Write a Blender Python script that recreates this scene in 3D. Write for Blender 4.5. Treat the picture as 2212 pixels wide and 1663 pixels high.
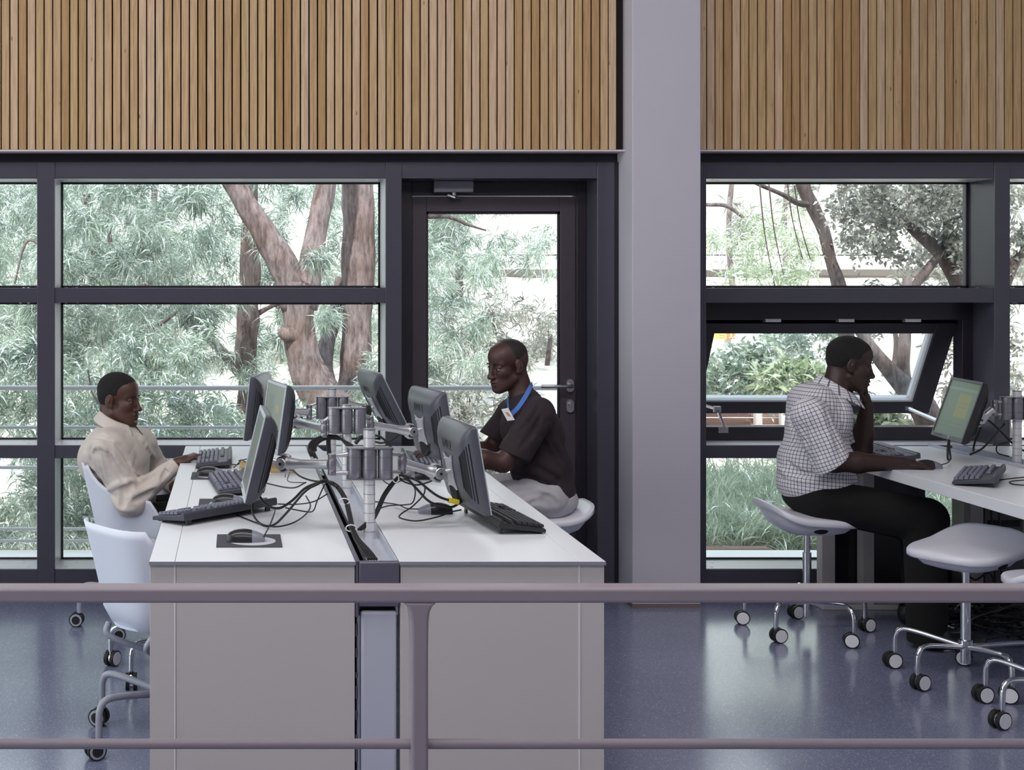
import bpy, bmesh, math, random
import numpy as np
from mathutils import Vector, Matrix, noise

# ---------------------------------------------------------------- scene, camera, light
for o in list(bpy.data.objects):
    bpy.data.objects.remove(o, do_unlink=True)
scene = bpy.context.scene
COL = scene.collection
R = math.radians
random.seed(7)
RNG = np.random.default_rng(11)

F, CX, CY, EYE = 2870.0, 510.0, 616.0, 1.55      # focal length in pixels, vanishing point, eye height
cam_d = bpy.data.cameras.new('camera')
cam = bpy.data.objects.new('camera', cam_d); COL.objects.link(cam)
cam.location = (0, 0, EYE); cam.rotation_euler = (R(90), 0, 0)
cam_d.sensor_fit = 'HORIZONTAL'; cam_d.sensor_width = 36.0
cam_d.lens = F / 2212 * 36.0
cam_d.shift_x = (1106 - CX) / 2212
cam_d.shift_y = -(831.5 - CY) / 2212
cam_d.clip_start = .05; cam_d.clip_end = 300
scene.camera = cam

world = bpy.data.worlds.new('sky'); scene.world = world; world.use_nodes = True
wn = world.node_tree.nodes; wl = world.node_tree.links
wn.clear()
w_out = wn.new('ShaderNodeOutputWorld'); w_bg = wn.new('ShaderNodeBackground')
w_tc = wn.new('ShaderNodeTexCoord'); w_sep = wn.new('ShaderNodeSeparateXYZ'); w_rmp = wn.new('ShaderNodeValToRGB')
wl.new(w_tc.outputs['Generated'], w_sep.inputs[0]); wl.new(w_sep.outputs['Z'], w_rmp.inputs[0])
w_rmp.color_ramp.elements[0].position = 0.0; w_rmp.color_ramp.elements[0].color = (1.0, 1.0, 1.0, 1)
w_rmp.color_ramp.elements[1].position = 0.9; w_rmp.color_ramp.elements[1].color = (0.72, 0.84, 1.0, 1)
wl.new(w_rmp.outputs['Color'], w_bg.inputs['Color']); w_bg.inputs['Strength'].default_value = 2.6
wl.new(w_bg.outputs[0], w_out.inputs['Surface'])

def add_light(name, kind, loc, rot, energy, color=(1, 1, 1), size=None, angle=None):
    d = bpy.data.lights.new(name, kind); d.energy = energy; d.color = color
    if kind == 'AREA':
        d.shape = 'RECTANGLE'; d.size, d.size_y = size
    if angle is not None: d.angle = angle
    o = bpy.data.objects.new(name, d); COL.objects.link(o)
    o.location = loc; o.rotation_euler = rot
    return o
sun = add_light('sun', 'SUN', (0, 0, 20), (R(38), 0, R(-25)), 7.0, (1.0, 0.97, 0.92), angle=R(1.5))
# added area lights, unseen overhead, filling the hall from the front
add_light('ceiling_fill', 'AREA', (-.3, 3.2, 4.1), (R(22), 0, 0), 85, (1.0, 0.95, 0.93), (5.4, 0.7))
add_light('ceiling_fill', 'AREA', (-.3, 0.2, 4.1), (R(30), 0, 0), 80, (1.0, 0.95, 0.94), (5.4, 0.9))

vs = scene.view_settings
vs.view_transform = 'Standard'; vs.look = 'None'; vs.gamma = 1.0; vs.use_curve_mapping = False
vs.exposure = 0.0

# ---------------------------------------------------------------- helpers
def at(px, py, d):
    """world point seen at photograph pixel (px, py) at depth d"""
    return Vector(((px - CX) * d / F, d, EYE - (py - CY) * d / F))

def lin(r, g, b):
    f = lambda c: (c / 255 / 12.92) if c / 255 <= .04045 else ((c / 255 + .055) / 1.055) ** 2.4
    return (f(r), f(g), f(b))

def wm(o):
    m = Matrix.Identity(4)
    while o is not None:
        m = o.matrix_basis @ m; o = o.parent
    return m

def basis(fwd, up=(0, 0, 1)):
    x = Vector(fwd).normalized(); y = Vector(up).cross(x).normalized(); z = x.cross(y)
    return Matrix((x, y, z)).transposed()

def catmull(pts, n=6):
    P = [Vector(p) for p in pts]
    if len(P) < 3: return P
    P = [2 * P[0] - P[1]] + P + [2 * P[-1] - P[-2]]
    out = []
    for i in range(1, len(P) - 2):
        a, b, c, d = P[i - 1:i + 3]
        for k in range(n):
            t = k / n
            out.append(.5 * (2 * b + (c - a) * t + (2 * a - 5 * b + 4 * c - d) * t * t + (3 * b - a - 3 * c + d) * t ** 3))
    out.append(P[-2])
    return out

class MB:
    def __init__(s): s.v = []; s.f = []
    def add(s, vs, fs):
        o = len(s.v); s.v += [Vector(v) for v in vs]; s.f += [tuple(i + o for i in f) for f in fs]; return s
    def box(s, x0, x1, y0, y1, z0, z1):
        if x0 > x1: x0, x1 = x1, x0
        if y0 > y1: y0, y1 = y1, y0
        if z0 > z1: z0, z1 = z1, z0
        v = [(x, y, z) for x in (x0, x1) for y in (y0, y1) for z in (z0, z1)]
        return s.add(v, [(0, 1, 3, 2), (4, 6, 7, 5), (0, 4, 5, 1), (2, 3, 7, 6), (0, 2, 6, 4), (1, 5, 7, 3)])
    def obox(s, c, size, M=None):
        h = [d / 2 for d in size]; M = M or Matrix.Identity(3); c = Vector(c)
        v = [c + M @ Vector((x * h[0], y * h[1], z * h[2])) for x in (-1, 1) for y in (-1, 1) for z in (-1, 1)]
        return s.add(v, [(0, 1, 3, 2), (4, 6, 7, 5), (0, 4, 5, 1), (2, 3, 7, 6), (0, 2, 6, 4), (1, 5, 7, 3)])
    def loft(s, rings, caps=True, closed=True):
        n = len(rings[0]); v = [p for r in rings for p in r]; f = []
        for i in range(len(rings) - 1):
            for j in range(n if closed else n - 1):
                k = (j + 1) % n
                f.append((i * n + j, i * n + k, (i + 1) * n + k, (i + 1) * n + j))
        if caps:
            f.append(tuple(range(n - 1, -1, -1))); f.append(tuple((len(rings) - 1) * n + j for j in range(n)))
        return s.add(v, f)
    def cyl(s, p0, p1, r, r1=None, n=16):
        return s.tube([p0, p1], [r, r if r1 is None else r1], n)
    def tube(s, pts, r, n=8, spline=0, caps=True):
        P = catmull(pts, spline) if spline else [Vector(p) for p in pts]
        m = len(P)
        if not isinstance(r, (list, tuple)): rr = [r] * m
        elif len(r) == m: rr = list(r)
        else: rr = list(np.interp(np.linspace(0, 1, m), np.linspace(0, 1, len(r)), r))
        rr = [float(q) for q in rr]; rings = []; u = None
        for i in range(m):
            t = (P[min(i + 1, m - 1)] - P[max(i - 1, 0)]).normalized()
            if u is None:
                u = t.orthogonal().normalized()
            else:
                u = (u - t * u.dot(t)).normalized()
            w = t.cross(u)
            rings.append([P[i] + rr[i] * (math.cos(2 * math.pi * k / n) * u + math.sin(2 * math.pi * k / n) * w) for k in range(n)])
        return s.loft(rings, caps)
    def ell(s, c, r, M=None, nu=16, nv=10):
        c = Vector(c); M = M or Matrix.Identity(3); rings = []
        for j in range(nv + 1):
            a = math.pi * (j / nv) * .98 + .01 * math.pi
            rings.append([c + M @ Vector((r[0] * math.sin(a) * math.cos(2 * math.pi * k / nu), r[1] * math.sin(a) * math.sin(2 * math.pi * k / nu), -r[2] * math.cos(a))) for k in range(nu)])
        return s.loft(rings)
    def lathe(s, prof, c=(0, 0, 0), n=24, M=None):
        c = Vector(c); M = M or Matrix.Identity(3)
        return s.loft([[c + M @ Vector((r * math.cos(2 * math.pi * k / n), r * math.sin(2 * math.pi * k / n), z)) for k in range(n)] for r, z in prof])
    def prism(s, poly, depth, c=(0, 0, 0), M=None):
        """polygon in local yz plane, extruded along local x from 0 to depth"""
        c = Vector(c); M = M or Matrix.Identity(3)
        return s.loft([[c + M @ Vector((d, y, z)) for y, z in poly] for d in (0, depth)])
    def build(s, name, mat, parent=None, smooth=None, bevel=0, seg=2, kind=None, label=None):
        me = bpy.data.meshes.new(name)
        vs = s.v
        if parent is not None:
            inv = wm(parent).inverted(); vs = [inv @ v for v in vs]
        me.from_pydata([tuple(v) for v in vs], [], s.f)
        bm = bmesh.new(); bm.from_mesh(me); bmesh.ops.recalc_face_normals(bm, faces=bm.faces); bm.to_mesh(me); bm.free()
        me.materials.append(mat)
        if smooth:
            me.shade_smooth(); me.set_sharp_from_angle(angle=R(smooth if smooth is not True else 180))
        o = bpy.data.objects.new(name, me); COL.objects.link(o); o.parent = parent
        if bevel:
            m = o.modifiers.new('bevel', 'BEVEL'); m.width = bevel; m.segments = seg; m.limit_method = 'ANGLE'; m.angle_limit = R(35)
            if not smooth:
                me.shade_smooth(); me.set_sharp_from_angle(angle=R(30))
        if kind: o['kind'] = kind
        if label: o['label'] = label
        return o

def tag(o, label=None, cat=None, group=None, kind=None):
    for k, v in (('label', label), ('category', cat), ('group', group), ('kind', kind)):
        if v: o[k] = v
    return o
def thing(name, loc, label, cat, group=None, rz=0, rot=None):
    o = bpy.data.objects.new(name, None); COL.objects.link(o)
    o.location = loc; o.rotation_euler = rot or (0, 0, rz); o.empty_display_size = .1
    return tag(o, label, cat, group)
def setting(name, loc=(0, 0, 0)):
    o = bpy.data.objects.new(name, None); COL.objects.link(o); o.location = loc
    return tag(o, kind='structure')
def copy_tree(o, parent=None):
    c = o.copy(); COL.objects.link(c); c.parent = parent
    for ch in [x for x in bpy.data.objects if x.parent == o]: copy_tree(ch, c)
    return c
def relabel(o, label, loc, rz=0):
    o['label'] = label; o.location = loc; o.rotation_euler = (0, 0, rz); return o

# ---------------------------------------------------------------- materials
def nodes(name):
    m = bpy.data.materials.new(name); m.use_nodes = True
    return m, m.node_tree.nodes, m.node_tree.links, m.node_tree.nodes['Principled BSDF']
def pm(name, col, rough=.5, metal=0.0, var=.06, scale=12.0, bump=0.0, bscale=150.0, spec=.5, coat=0.0, trans=0.0, stretch=(1, 1, 1)):
    m, n, l, b = nodes(name)
    tc = n.new('ShaderNodeTexCoord'); mp = n.new('ShaderNodeMapping'); mp.inputs['Scale'].default_value = stretch
    l.new(tc.outputs['Object'], mp.inputs[0])
    nz = n.new('ShaderNodeTexNoise'); nz.inputs['Scale'].default_value = scale; nz.inputs['Detail'].default_value = 4
    l.new(mp.outputs[0], nz.inputs['Vector'])
    mx = n.new('ShaderNodeMix'); mx.data_type = 'RGBA'
    mx.inputs['A'].default_value = (*[min(1, c * (1 - var)) for c in col], 1); mx.inputs['B'].default_value = (*[min(1, c * (1 + var)) for c in col], 1)
    l.new(nz.outputs['Fac'], mx.inputs['Factor']); l.new(mx.outputs['Result'], b.inputs['Base Color'])
    b.inputs['Roughness'].default_value = rough; b.inputs['Metallic'].default_value = metal
    b.inputs['Specular IOR Level'].default_value = spec; b.inputs['Coat Weight'].default_value = coat
    if bump:
        n2 = n.new('ShaderNodeTexNoise'); n2.inputs['Scale'].default_value = bscale; n2.inputs['Detail'].default_value = 5
        l.new(mp.outputs[0], n2.inputs['Vector'])
        bp = n.new('ShaderNodeBump'); bp.inputs['Strength'].default_value = bump; bp.inputs['Distance'].default_value = .01
        l.new(n2.outputs['Fac'], bp.inputs['Height']); l.new(bp.outputs[0], b.inputs['Normal'])
    return m

def wood_mat():
    m, n, l, b = nodes('oak_slat')
    tc = n.new('ShaderNodeTexCoord'); oi = n.new('ShaderNodeObjectInfo')
    ad = n.new('ShaderNodeVectorMath'); ad.operation = 'ADD'
    sc = n.new('ShaderNodeVectorMath'); sc.operation = 'SCALE'; sc.inputs[3].default_value = 9.0
    cm = n.new('ShaderNodeCombineXYZ'); l.new(oi.outputs['Random'], cm.inputs[0]); l.new(oi.outputs['Random'], cm.inputs[2])
    l.new(cm.outputs[0], sc.inputs[0]); l.new(tc.outputs['Object'], ad.inputs[0]); l.new(sc.outputs[0], ad.inputs[1])
    mp = n.new('ShaderNodeMapping'); mp.inputs['Scale'].default_value = (55, 20, 2.2); l.new(ad.outputs[0], mp.inputs[0])
    nz = n.new('ShaderNodeTexNoise'); nz.inputs['Scale'].default_value = 1.6; nz.inputs['Detail'].default_value = 7; nz.inputs['Distortion'].default_value = 1.2
    l.new(mp.outputs[0], nz.inputs[0])
    r1 = n.new('ShaderNodeValToRGB'); e = r1.color_ramp.elements          # tone of the whole slat
    e[0].position = 0; e[0].color = (*lin(186, 152, 112), 1); e[1].position = 1; e[1].color = (*lin(208, 180, 150), 1)
    for p, c in ((.12, (176, 142, 100)), (.3, (194, 164, 128)), (.5, (200, 170, 134)), (.66, (192, 164, 120)), (.8, (204, 180, 154))):
        k = e.new(p); k.color = (*lin(*c), 1)
    l.new(oi.outputs['Random'], r1.inputs[0])
    r2 = n.new('ShaderNodeValToRGB'); e = r2.color_ramp.elements
    e[0].position = .3; e[0].color = (.74, .69, .64, 1); e[1].position = .62; e[1].color = (1.06, 1.05, 1.04, 1)
    l.new(nz.outputs['Fac'], r2.inputs[0])
    mx = n.new('ShaderNodeMix'); mx.data_type = 'RGBA'; mx.blend_type = 'MULTIPLY'; mx.inputs['Factor'].default_value = 1
    l.new(r1.outputs[0], mx.inputs['A']); l.new(r2.outputs[0], mx.inputs['B'])
    vo = n.new('ShaderNodeTexVoronoi'); vo.inputs['Scale'].default_value = 1.0                # small knots
    m2 = n.new('ShaderNodeMapping'); m2.inputs['Scale'].default_value = (14, 14, 4.5); l.new(ad.outputs[0], m2.inputs[0]); l.new(m2.outputs[0], vo.inputs[0])
    r3 = n.new('ShaderNodeValToRGB'); e = r3.color_ramp.elements; e[0].position = .02; e[0].color = (.45, .33, .22, 1); e[1].position = .07; e[1].color = (1, 1, 1, 1)
    l.new(vo.outputs['Distance'], r3.inputs[0])
    m3 = n.new('ShaderNodeMix'); m3.data_type = 'RGBA'; m3.blend_type = 'MULTIPLY'; m3.inputs['Factor'].default_value = 1
    l.new(mx.outputs['Result'], m3.inputs['A']); l.new(r3.outputs[0], m3.inputs['B'])
    l.new(m3.outputs['Result'], b.inputs['Base Color']); b.inputs['Roughness'].default_value = .55; b.inputs['Specular IOR Level'].default_value = .25
    return m

def floor_mat():
    m, n, l, b = nodes('polished_terrazzo')
    tc = n.new('ShaderNodeTexCoord')
    vo = n.new('ShaderNodeTexVoronoi'); vo.inputs['Scale'].default_value = 300; l.new(tc.outputs['Object'], vo.inputs[0])
    r = n.new('ShaderNodeValToRGB'); e = r.color_ramp.elements
    e[0].position = .0; e[0].color = (*lin(118, 124, 150), 1); e[1].position = 1; e[1].color = (*lin(190, 193, 208), 1)
    for p, c in ((.5, (126, 132, 160)), (.72, (108, 114, 140)), (.92, (138, 143, 168)), (.97, (164, 168, 186))): e.new(p).color = (*lin(*c), 1)
    sp = n.new('ShaderNodeSeparateColor'); l.new(vo.outputs['Color'], sp.inputs[0]); l.new(sp.outputs[0], r.inputs[0])
    nz = n.new('ShaderNodeTexNoise'); nz.inputs['Scale'].default_value = 1.7; nz.inputs['Detail'].default_value = 5; l.new(tc.outputs['Object'], nz.inputs[0])
    r2 = n.new('ShaderNodeValToRGB'); r2.color_ramp.elements[0].color = (.8, .8, .8, 1); r2.color_ramp.elements[1].color = (1.15, 1.15, 1.15, 1); l.new(nz.outputs['Fac'], r2.inputs[0])
    mx = n.new('ShaderNodeMix'); mx.data_type = 'RGBA'; mx.blend_type = 'MULTIPLY'; mx.inputs['Factor'].default_value = 1
    l.new(r.outputs[0], mx.inputs['A']); l.new(r2.outputs[0], mx.inputs['B']); l.new(mx.outputs['Result'], b.inputs['Base Color'])
    mr = n.new('ShaderNodeMapRange'); mr.inputs['To Min'].default_value = .13; mr.inputs['To Max'].default_value = .24; l.new(nz.outputs['Fac'], mr.inputs[0]); l.new(mr.outputs[0], b.inputs['Roughness'])
    b.inputs['Specular IOR Level'].default_value = .8
    return m

def glass_mat():
    m, n, l, b = nodes('window_glass'); n.remove(b)
    t = n.new('ShaderNodeBsdfTransparent'); t.inputs[0].default_value = (.95, .985, .97, 1)
    g = n.new('ShaderNodeBsdfGlossy'); g.inputs['Roughness'].default_value = .02; g.inputs[0].default_value = (1, 1, 1, 1)
    f = n.new('ShaderNodeFresnel'); f.inputs['IOR'].default_value = 1.45
    x = n.new('ShaderNodeMixShader'); l.new(f.outputs[0], x.inputs[0]); l.new(t.outputs[0], x.inputs[1]); l.new(g.outputs[0], x.inputs[2])
    l.new(x.outputs[0], n['Material Output'].inputs['Surface'])
    return m

def leaf_mat(name, dark, light, gloss=.35, transl=.45):
    m, n, l, b = nodes(name); n.remove(b)
    a = n.new('ShaderNodeAttribute'); a.attribute_name = 'tint'
    mx = n.new('ShaderNodeMix'); mx.data_type = 'RGBA'; mx.inputs['A'].default_value = (*dark, 1); mx.inputs['B'].default_value = (*light, 1); l.new(a.outputs['Fac'], mx.inputs['Factor'])
    d = n.new('ShaderNodeBsdfDiffuse'); t = n.new('ShaderNodeBsdfTranslucent'); g = n.new('ShaderNodeBsdfGlossy'); g.inputs['Roughness'].default_value = .35
    l.new(mx.outputs['Result'], d.inputs[0]); l.new(mx.outputs['Result'], t.inputs[0]); g.inputs[0].default_value = (1, 1, 1, 1)
    s1 = n.new('ShaderNodeMixShader'); s1.inputs[0].default_value = transl; l.new(d.outputs[0], s1.inputs[1]); l.new(t.outputs[0], s1.inputs[2])
    fr = n.new('ShaderNodeFresnel'); fr.inputs[0].default_value = 1.4
    ml = n.new('ShaderNodeMath'); ml.operation = 'MULTIPLY'; ml.inputs[1].default_value = gloss * 3; l.new(fr.outputs[0], ml.inputs[0])
    s2 = n.new('ShaderNodeMixShader'); l.new(ml.outputs[0], s2.inputs[0]); l.new(s1.outputs[0], s2.inputs[1]); l.new(g.outputs[0], s2.inputs[2])
    l.new(s2.outputs[0], n['Material Output'].inputs['Surface'])
    return m

def bark_mat(name, c0, c1):
    m, n, l, b = nodes(name)
    tc = n.new('ShaderNodeTexCoord'); mp = n.new('ShaderNodeMapping'); mp.inputs['Scale'].default_value = (9, 9, 2.2); l.new(tc.outputs['Object'], mp.inputs[0])
    nz = n.new('ShaderNodeTexNoise'); nz.inputs['Scale'].default_value = 2.5; nz.inputs['Detail'].default_value = 9; nz.inputs['Roughness'].default_value = .7; l.new(mp.outputs[0], nz.inputs[0])
    n2 = n.new('ShaderNodeTexNoise'); n2.inputs['Scale'].default_value = 2.6; n2.inputs['Detail'].default_value = 4; l.new(tc.outputs['Object'], n2.inputs[0])
    r = n.new('ShaderNodeValToRGB'); e = r.color_ramp.elements; e[0].position = .36; e[0].color = (*c0, 1); e[1].position = .62; e[1].color = (*c1, 1); l.new(nz.outputs['Fac'], r.inputs[0])
    r2 = n.new('ShaderNodeValToRGB'); e = r2.color_ramp.elements; e[0].position = .42; e[0].color = (.84, .73, .68, 1); e[1].position = .58; e[1].color = (1.05, 1.05, 1.08, 1); l.new(n2.outputs['Fac'], r2.inputs[0])
    mx = n.new('ShaderNodeMix'); mx.data_type = 'RGBA'; mx.blend_type = 'MULTIPLY'; mx.inputs['Factor'].default_value = 1; l.new(r.outputs[0], mx.inputs['A']); l.new(r2.outputs[0], mx.inputs['B'])
    l.new(mx.outputs['Result'], b.inputs['Base Color']); b.inputs['Roughness'].default_value = .85
    bp = n.new('ShaderNodeBump'); bp.inputs['Strength'].default_value = 1; bp.inputs['Distance'].default_value = .03; l.new(nz.outputs['Fac'], bp.inputs['Height']); l.new(bp.outputs[0], b.inputs['Normal'])
    return m

def screen_mat(name, base, spots, strength):
    """lit screen: rectangles of text and picture blocks by object yz coordinates"""
    m, n, l, b = nodes(name)
    tc = n.new('ShaderNodeTexCoord'); sp = n.new('ShaderNodeSeparateXYZ'); l.new(tc.outputs['Object'], sp.inputs[0])
    cur = None
    for (y0, y1, z0, z1, col) in spots:
        fs = None
        for ax, lo, hi in ((1, y0, y1), (2, z0, z1)):
            for op, v in (('GREATER_THAN', lo), ('LESS_THAN', hi)):
                q = n.new('ShaderNodeMath'); q.operation = op; q.inputs[1].default_value = v; l.new(sp.outputs[ax], q.inputs[0])
                if fs is None: fs = q
                else:
                    w = n.new('ShaderNodeMath'); w.operation = 'MULTIPLY'; l.new(fs.outputs[0], w.inputs[0]); l.new(q.outputs[0], w.inputs[1]); fs = w
        mx = n.new('ShaderNodeMix'); mx.data_type = 'RGBA'; mx.inputs['B'].default_value = (*col, 1)
        if cur is None: mx.inputs['A'].default_value = (*base, 1)
        else: l.new(cur.outputs['Result'], mx.inputs['A'])
        l.new(fs.outputs[0], mx.inputs['Factor']); cur = mx
    b.inputs['Base Color'].default_value = (.02, .02, .02, 1); b.inputs['Roughness'].default_value = .3
    if cur is None: b.inputs['Emission Color'].default_value = (*base, 1)
    else: l.new(cur.outputs['Result'], b.inputs['Emission Color'])
    b.inputs['Emission Strength'].default_value = strength
    return m

def check_mat():
    """pale cotton with a fine dark windowpane check, woven along the 'weave' uv"""
    m, n, l, b = nodes('checked_cotton')
    a = n.new('ShaderNodeAttribute'); a.attribute_name = 'weave'; sp = n.new('ShaderNodeSeparateXYZ'); l.new(a.outputs['Vector'], sp.inputs[0])
    masks = []
    for ax in (0, 1):
        f = n.new('ShaderNodeMath'); f.operation = 'MULTIPLY'; f.inputs[1].default_value = 1 / .0165; l.new(sp.outputs[ax], f.inputs[0])
        g = n.new('ShaderNodeMath'); g.operation = 'FRACT'; l.new(f.outputs[0], g.inputs[0])
        h = n.new('ShaderNodeMath'); h.operation = 'LESS_THAN'; h.inputs[1].default_value = .17; l.new(g.outputs[0], h.inputs[0]); masks.append(h)
    s = n.new('ShaderNodeMath'); s.operation = 'ADD'; l.new(masks[0].outputs[0], s.inputs[0]); l.new(masks[1].outputs[0], s.inputs[1])
    r = n.new('ShaderNodeMapRange'); r.inputs['From Max'].default_value = 2; l.new(s.outputs[0], r.inputs[0])
    c = n.new('ShaderNodeValToRGB'); e = c.color_ramp.elements; e[0].position = 0; e[0].color = (*lin(225, 222, 228), 1); e[1].position = 1; e[1].color = (*lin(58, 54, 68), 1)
    e.new(.5).color = (*lin(112, 108, 124), 1)
    l.new(r.outputs[0], c.inputs[0]); l.new(c.outputs[0], b.inputs['Base Color']); b.inputs['Roughness'].default_value = .85
    return m

M = {}
M['oak'] = wood_mat()
M['floor'] = floor_mat()
M['glass'] = glass_mat()
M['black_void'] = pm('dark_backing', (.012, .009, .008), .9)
M['plaster'] = pm('white_plaster', lin(225, 222, 226), .85, var=.03, scale=3)
M['column'] = pm('pale_grey_plaster', lin(191, 188, 200), .8, var=.04, scale=2.5, bump=.05, bscale=60)
M['frame'] = pm('charcoal_powder_coat', lin(72, 71, 83), .22, var=.05, scale=4, spec=.6)
M['frame_d'] = pm('dark_charcoal_metal', lin(40, 37, 46), .32, var=.06, scale=4)
M['metal_and_sheen'] = pm('pale_metal_and_sheen', lin(208, 210, 216), .35, var=.04, metal=.1)  # pale beads, and reveal strips with grazing reflection put into the colour
M['trim'] = pm('grey_trim', lin(208, 196, 202), .6)
M['steel'] = pm('brushed_steel', (.62, .61, .63), .28, metal=1, var=.05, scale=60)
M['chrome'] = pm('chrome', (.80, .80, .82), .08, metal=1, var=.02)
M['alu'] = pm('satin_aluminium', (.66, .66, .70), .36, metal=.85, var=.04, scale=40)
M['alu_d'] = pm('dark_satin_aluminium', (.30, .29, .33), .36, metal=.75, var=.05, scale=40)
M['pole'] = pm('pale_anodised_pole', (.74, .74, .78), .35, metal=.35, var=.03)
M['grey_tube'] = pm('grey_lacquered_tube', lin(164, 166, 180), .35, var=.03)
M['rail'] = pm('mauve_grey_paint', lin(146, 135, 145), .42, var=.04, scale=5)
M['laminate'] = pm('white_laminate', lin(226, 228, 234), .38, var=.015, scale=2)
M['panel'] = pm('grey_white_panel', lin(194, 187, 187), .55, var=.02, scale=1.5)
M['edge'] = pm('grey_edge_band', lin(140, 138, 150), .5)
M['bead'] = pm('pale_joint_bead', lin(222, 216, 222), .5)
M['channel'] = pm('grey_metal_channel', lin(104, 100, 116), .42, metal=.3)
M['channel_in'] = pm('pale_metal_liner', lin(196, 200, 212), .35, metal=.3)
M['cover'] = pm('pale_cable_cover', lin(186, 187, 202), .42, var=.02, scale=3)
M['black'] = pm('black_plastic', (.022, .021, .025), .38, var=.1)
M['char'] = pm('charcoal_plastic', lin(74, 75, 86), .36, var=.05)
M['vent'] = pm('vent_black', (.006, .006, .008), .7)
M['silver'] = pm('silver_plastic', lin(176, 184, 192), .35, var=.03)
M['rubber'] = pm('black_rubber', (.012, .012, .014), .6)
M['hub'] = pm('pale_hub_plastic', lin(236, 236, 242), .4)
M['kbase'] = pm('slate_keyboard_body', lin(62, 62, 74), .5)
M['key'] = pm('slate_keycap', lin(104, 104, 122), .5, var=.08)
M['key_d'] = pm('black_keycap', lin(46, 45, 54), .5)
M['mouse'] = pm('black_mouse_shell', (.02, .02, .025), .25)
M['mouse_g'] = pm('grey_mouse_buttons', lin(130, 132, 146), .35)
M['pad'] = pm('charcoal_mouse_mat', lin(72, 70, 80), .8)
M['pad_w'] = pm('pale_mat_print', lin(196, 198, 206), .7)
M['cable'] = pm('black_cable', (.014, .013, .015), .5)
M['cable_g'] = pm('grey_cable', lin(90, 88, 96), .5)
M['tie'] = pm('white_cable_tie', (.75, .75, .75), .5)
M['yellow'] = pm('yellow_tag', lin(225, 205, 40), .5)
M['blue'] = pm('blue_plug', lin(60, 80, 170), .45)
M['shell'] = pm('white_polypropylene', lin(226, 230, 244), .42, var=.015, scale=3)
M['stool'] = pm('white_seat_plastic', lin(226, 226, 236), .36, var=.015, scale=3)
M['paper'] = pm('white_paper', lin(235, 236, 240), .8)
M['tan'] = pm('tan_cardboard', lin(190, 160, 110), .8)
M['skin'] = pm('dark_brown_skin', (.080, .033, .024), .48, var=.12, scale=14, bump=.08, bscale=240)
M['skin2'] = pm('deep_brown_skin', (.068, .030, .026), .48, var=.12, scale=14, bump=.08, bscale=240)
M['skin3'] = pm('darkest_brown_skin', (.040, .018, .015), .45, var=.12, scale=14, bump=.08, bscale=240)
M['hair'] = pm('black_cropped_hair', (.010, .009, .010), .85, var=.3, scale=180, bump=.9, bscale=320)
M['stubble'] = pm('shaved_hair_shadow', (.022, .014, .014), .6, var=.2, scale=120, bump=.25, bscale=400)
M['eye'] = pm('eye_white', (.42, .38, .36), .25)
M['iris'] = pm('dark_iris', (.006, .004, .004), .12)
M['cream'] = pm('cream_cotton', lin(208, 198, 191), .85, var=.03, bump=.12, bscale=500)
M['tshirt'] = pm('faded_black_cotton', lin(50, 40, 45), .9, var=.1, bump=.15, bscale=500)
M['check'] = check_mat()
M['khaki'] = pm('light_grey_twill', lin(186, 184, 190), .85, var=.05, bump=.12, bscale=400)
M['trouser'] = pm('black_trouser_cloth', (.0035, .0035, .004), .95, bump=.1, bscale=300)
M['shoe'] = pm('black_leather', (.008, .008, .009), .4)
M['ribbon'] = pm('blue_ribbon', lin(92, 140, 226), .6)
M['hill'] = pm('pale_dry_earth', lin(205, 196, 186), .95, var=.2, scale=.6, bump=.4, bscale=4)
M['concrete'] = pm('pale_concrete', lin(214, 212, 210), .8, var=.05, scale=1.2)
M['galv'] = pm('pale_galvanised_rail', lin(186, 184, 190), .45, var=.03)
M['bark'] = bark_mat('reddish_bark', lin(92, 76, 74), lin(160, 142, 142))
M['bark_d'] = bark_mat('dark_bark', lin(62, 52, 50), lin(116, 102, 102))
M['bark_g'] = bark_mat('grey_bark', lin(92, 84, 84), lin(146, 136, 138))
M['leaf'] = leaf_mat('needle_leaf', lin(46, 70, 56), lin(188, 204, 188))
M['leaf_y'] = leaf_mat('feathery_leaf', lin(128, 150, 108), lin(214, 222, 196))
M['leaf_d'] = leaf_mat('small_dark_leaf', lin(74, 76, 70), lin(176, 176, 166), gloss=.14)
M['leaf_b'] = leaf_mat('bush_leaf', lin(58, 86, 68), lin(192, 206, 188))
M['grass'] = leaf_mat('meadow_grass', lin(150, 168, 140), lin(222, 228, 212), gloss=.2)
M['timber'] = pm('weathered_timber', lin(150, 122, 112), .85, var=.25, scale=6, stretch=(.3, 1, 3), bump=.3, bscale=20)
M['pale_wall'] = pm('sunlit_render', lin(232, 226, 224), .85, var=.05, scale=.7)
# ---------------------------------------------------------------- the room
D, DG = 6.6, 6.845                 # front face of the window frames, glass plane
X0, X1, YB, ZC = -3.2, 6.2, -4.0, 4.25

def solid(name, mat, boxes, parent=None, bevel=0, **k):
    m = MB()
    for b in boxes: m.box(*b)
    return m.build(name, mat, parent, bevel=bevel, **k)

def struct(name, mat, boxes, bevel=0):
    return tag(solid(name, mat, boxes, None, bevel), kind='structure')

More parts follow.
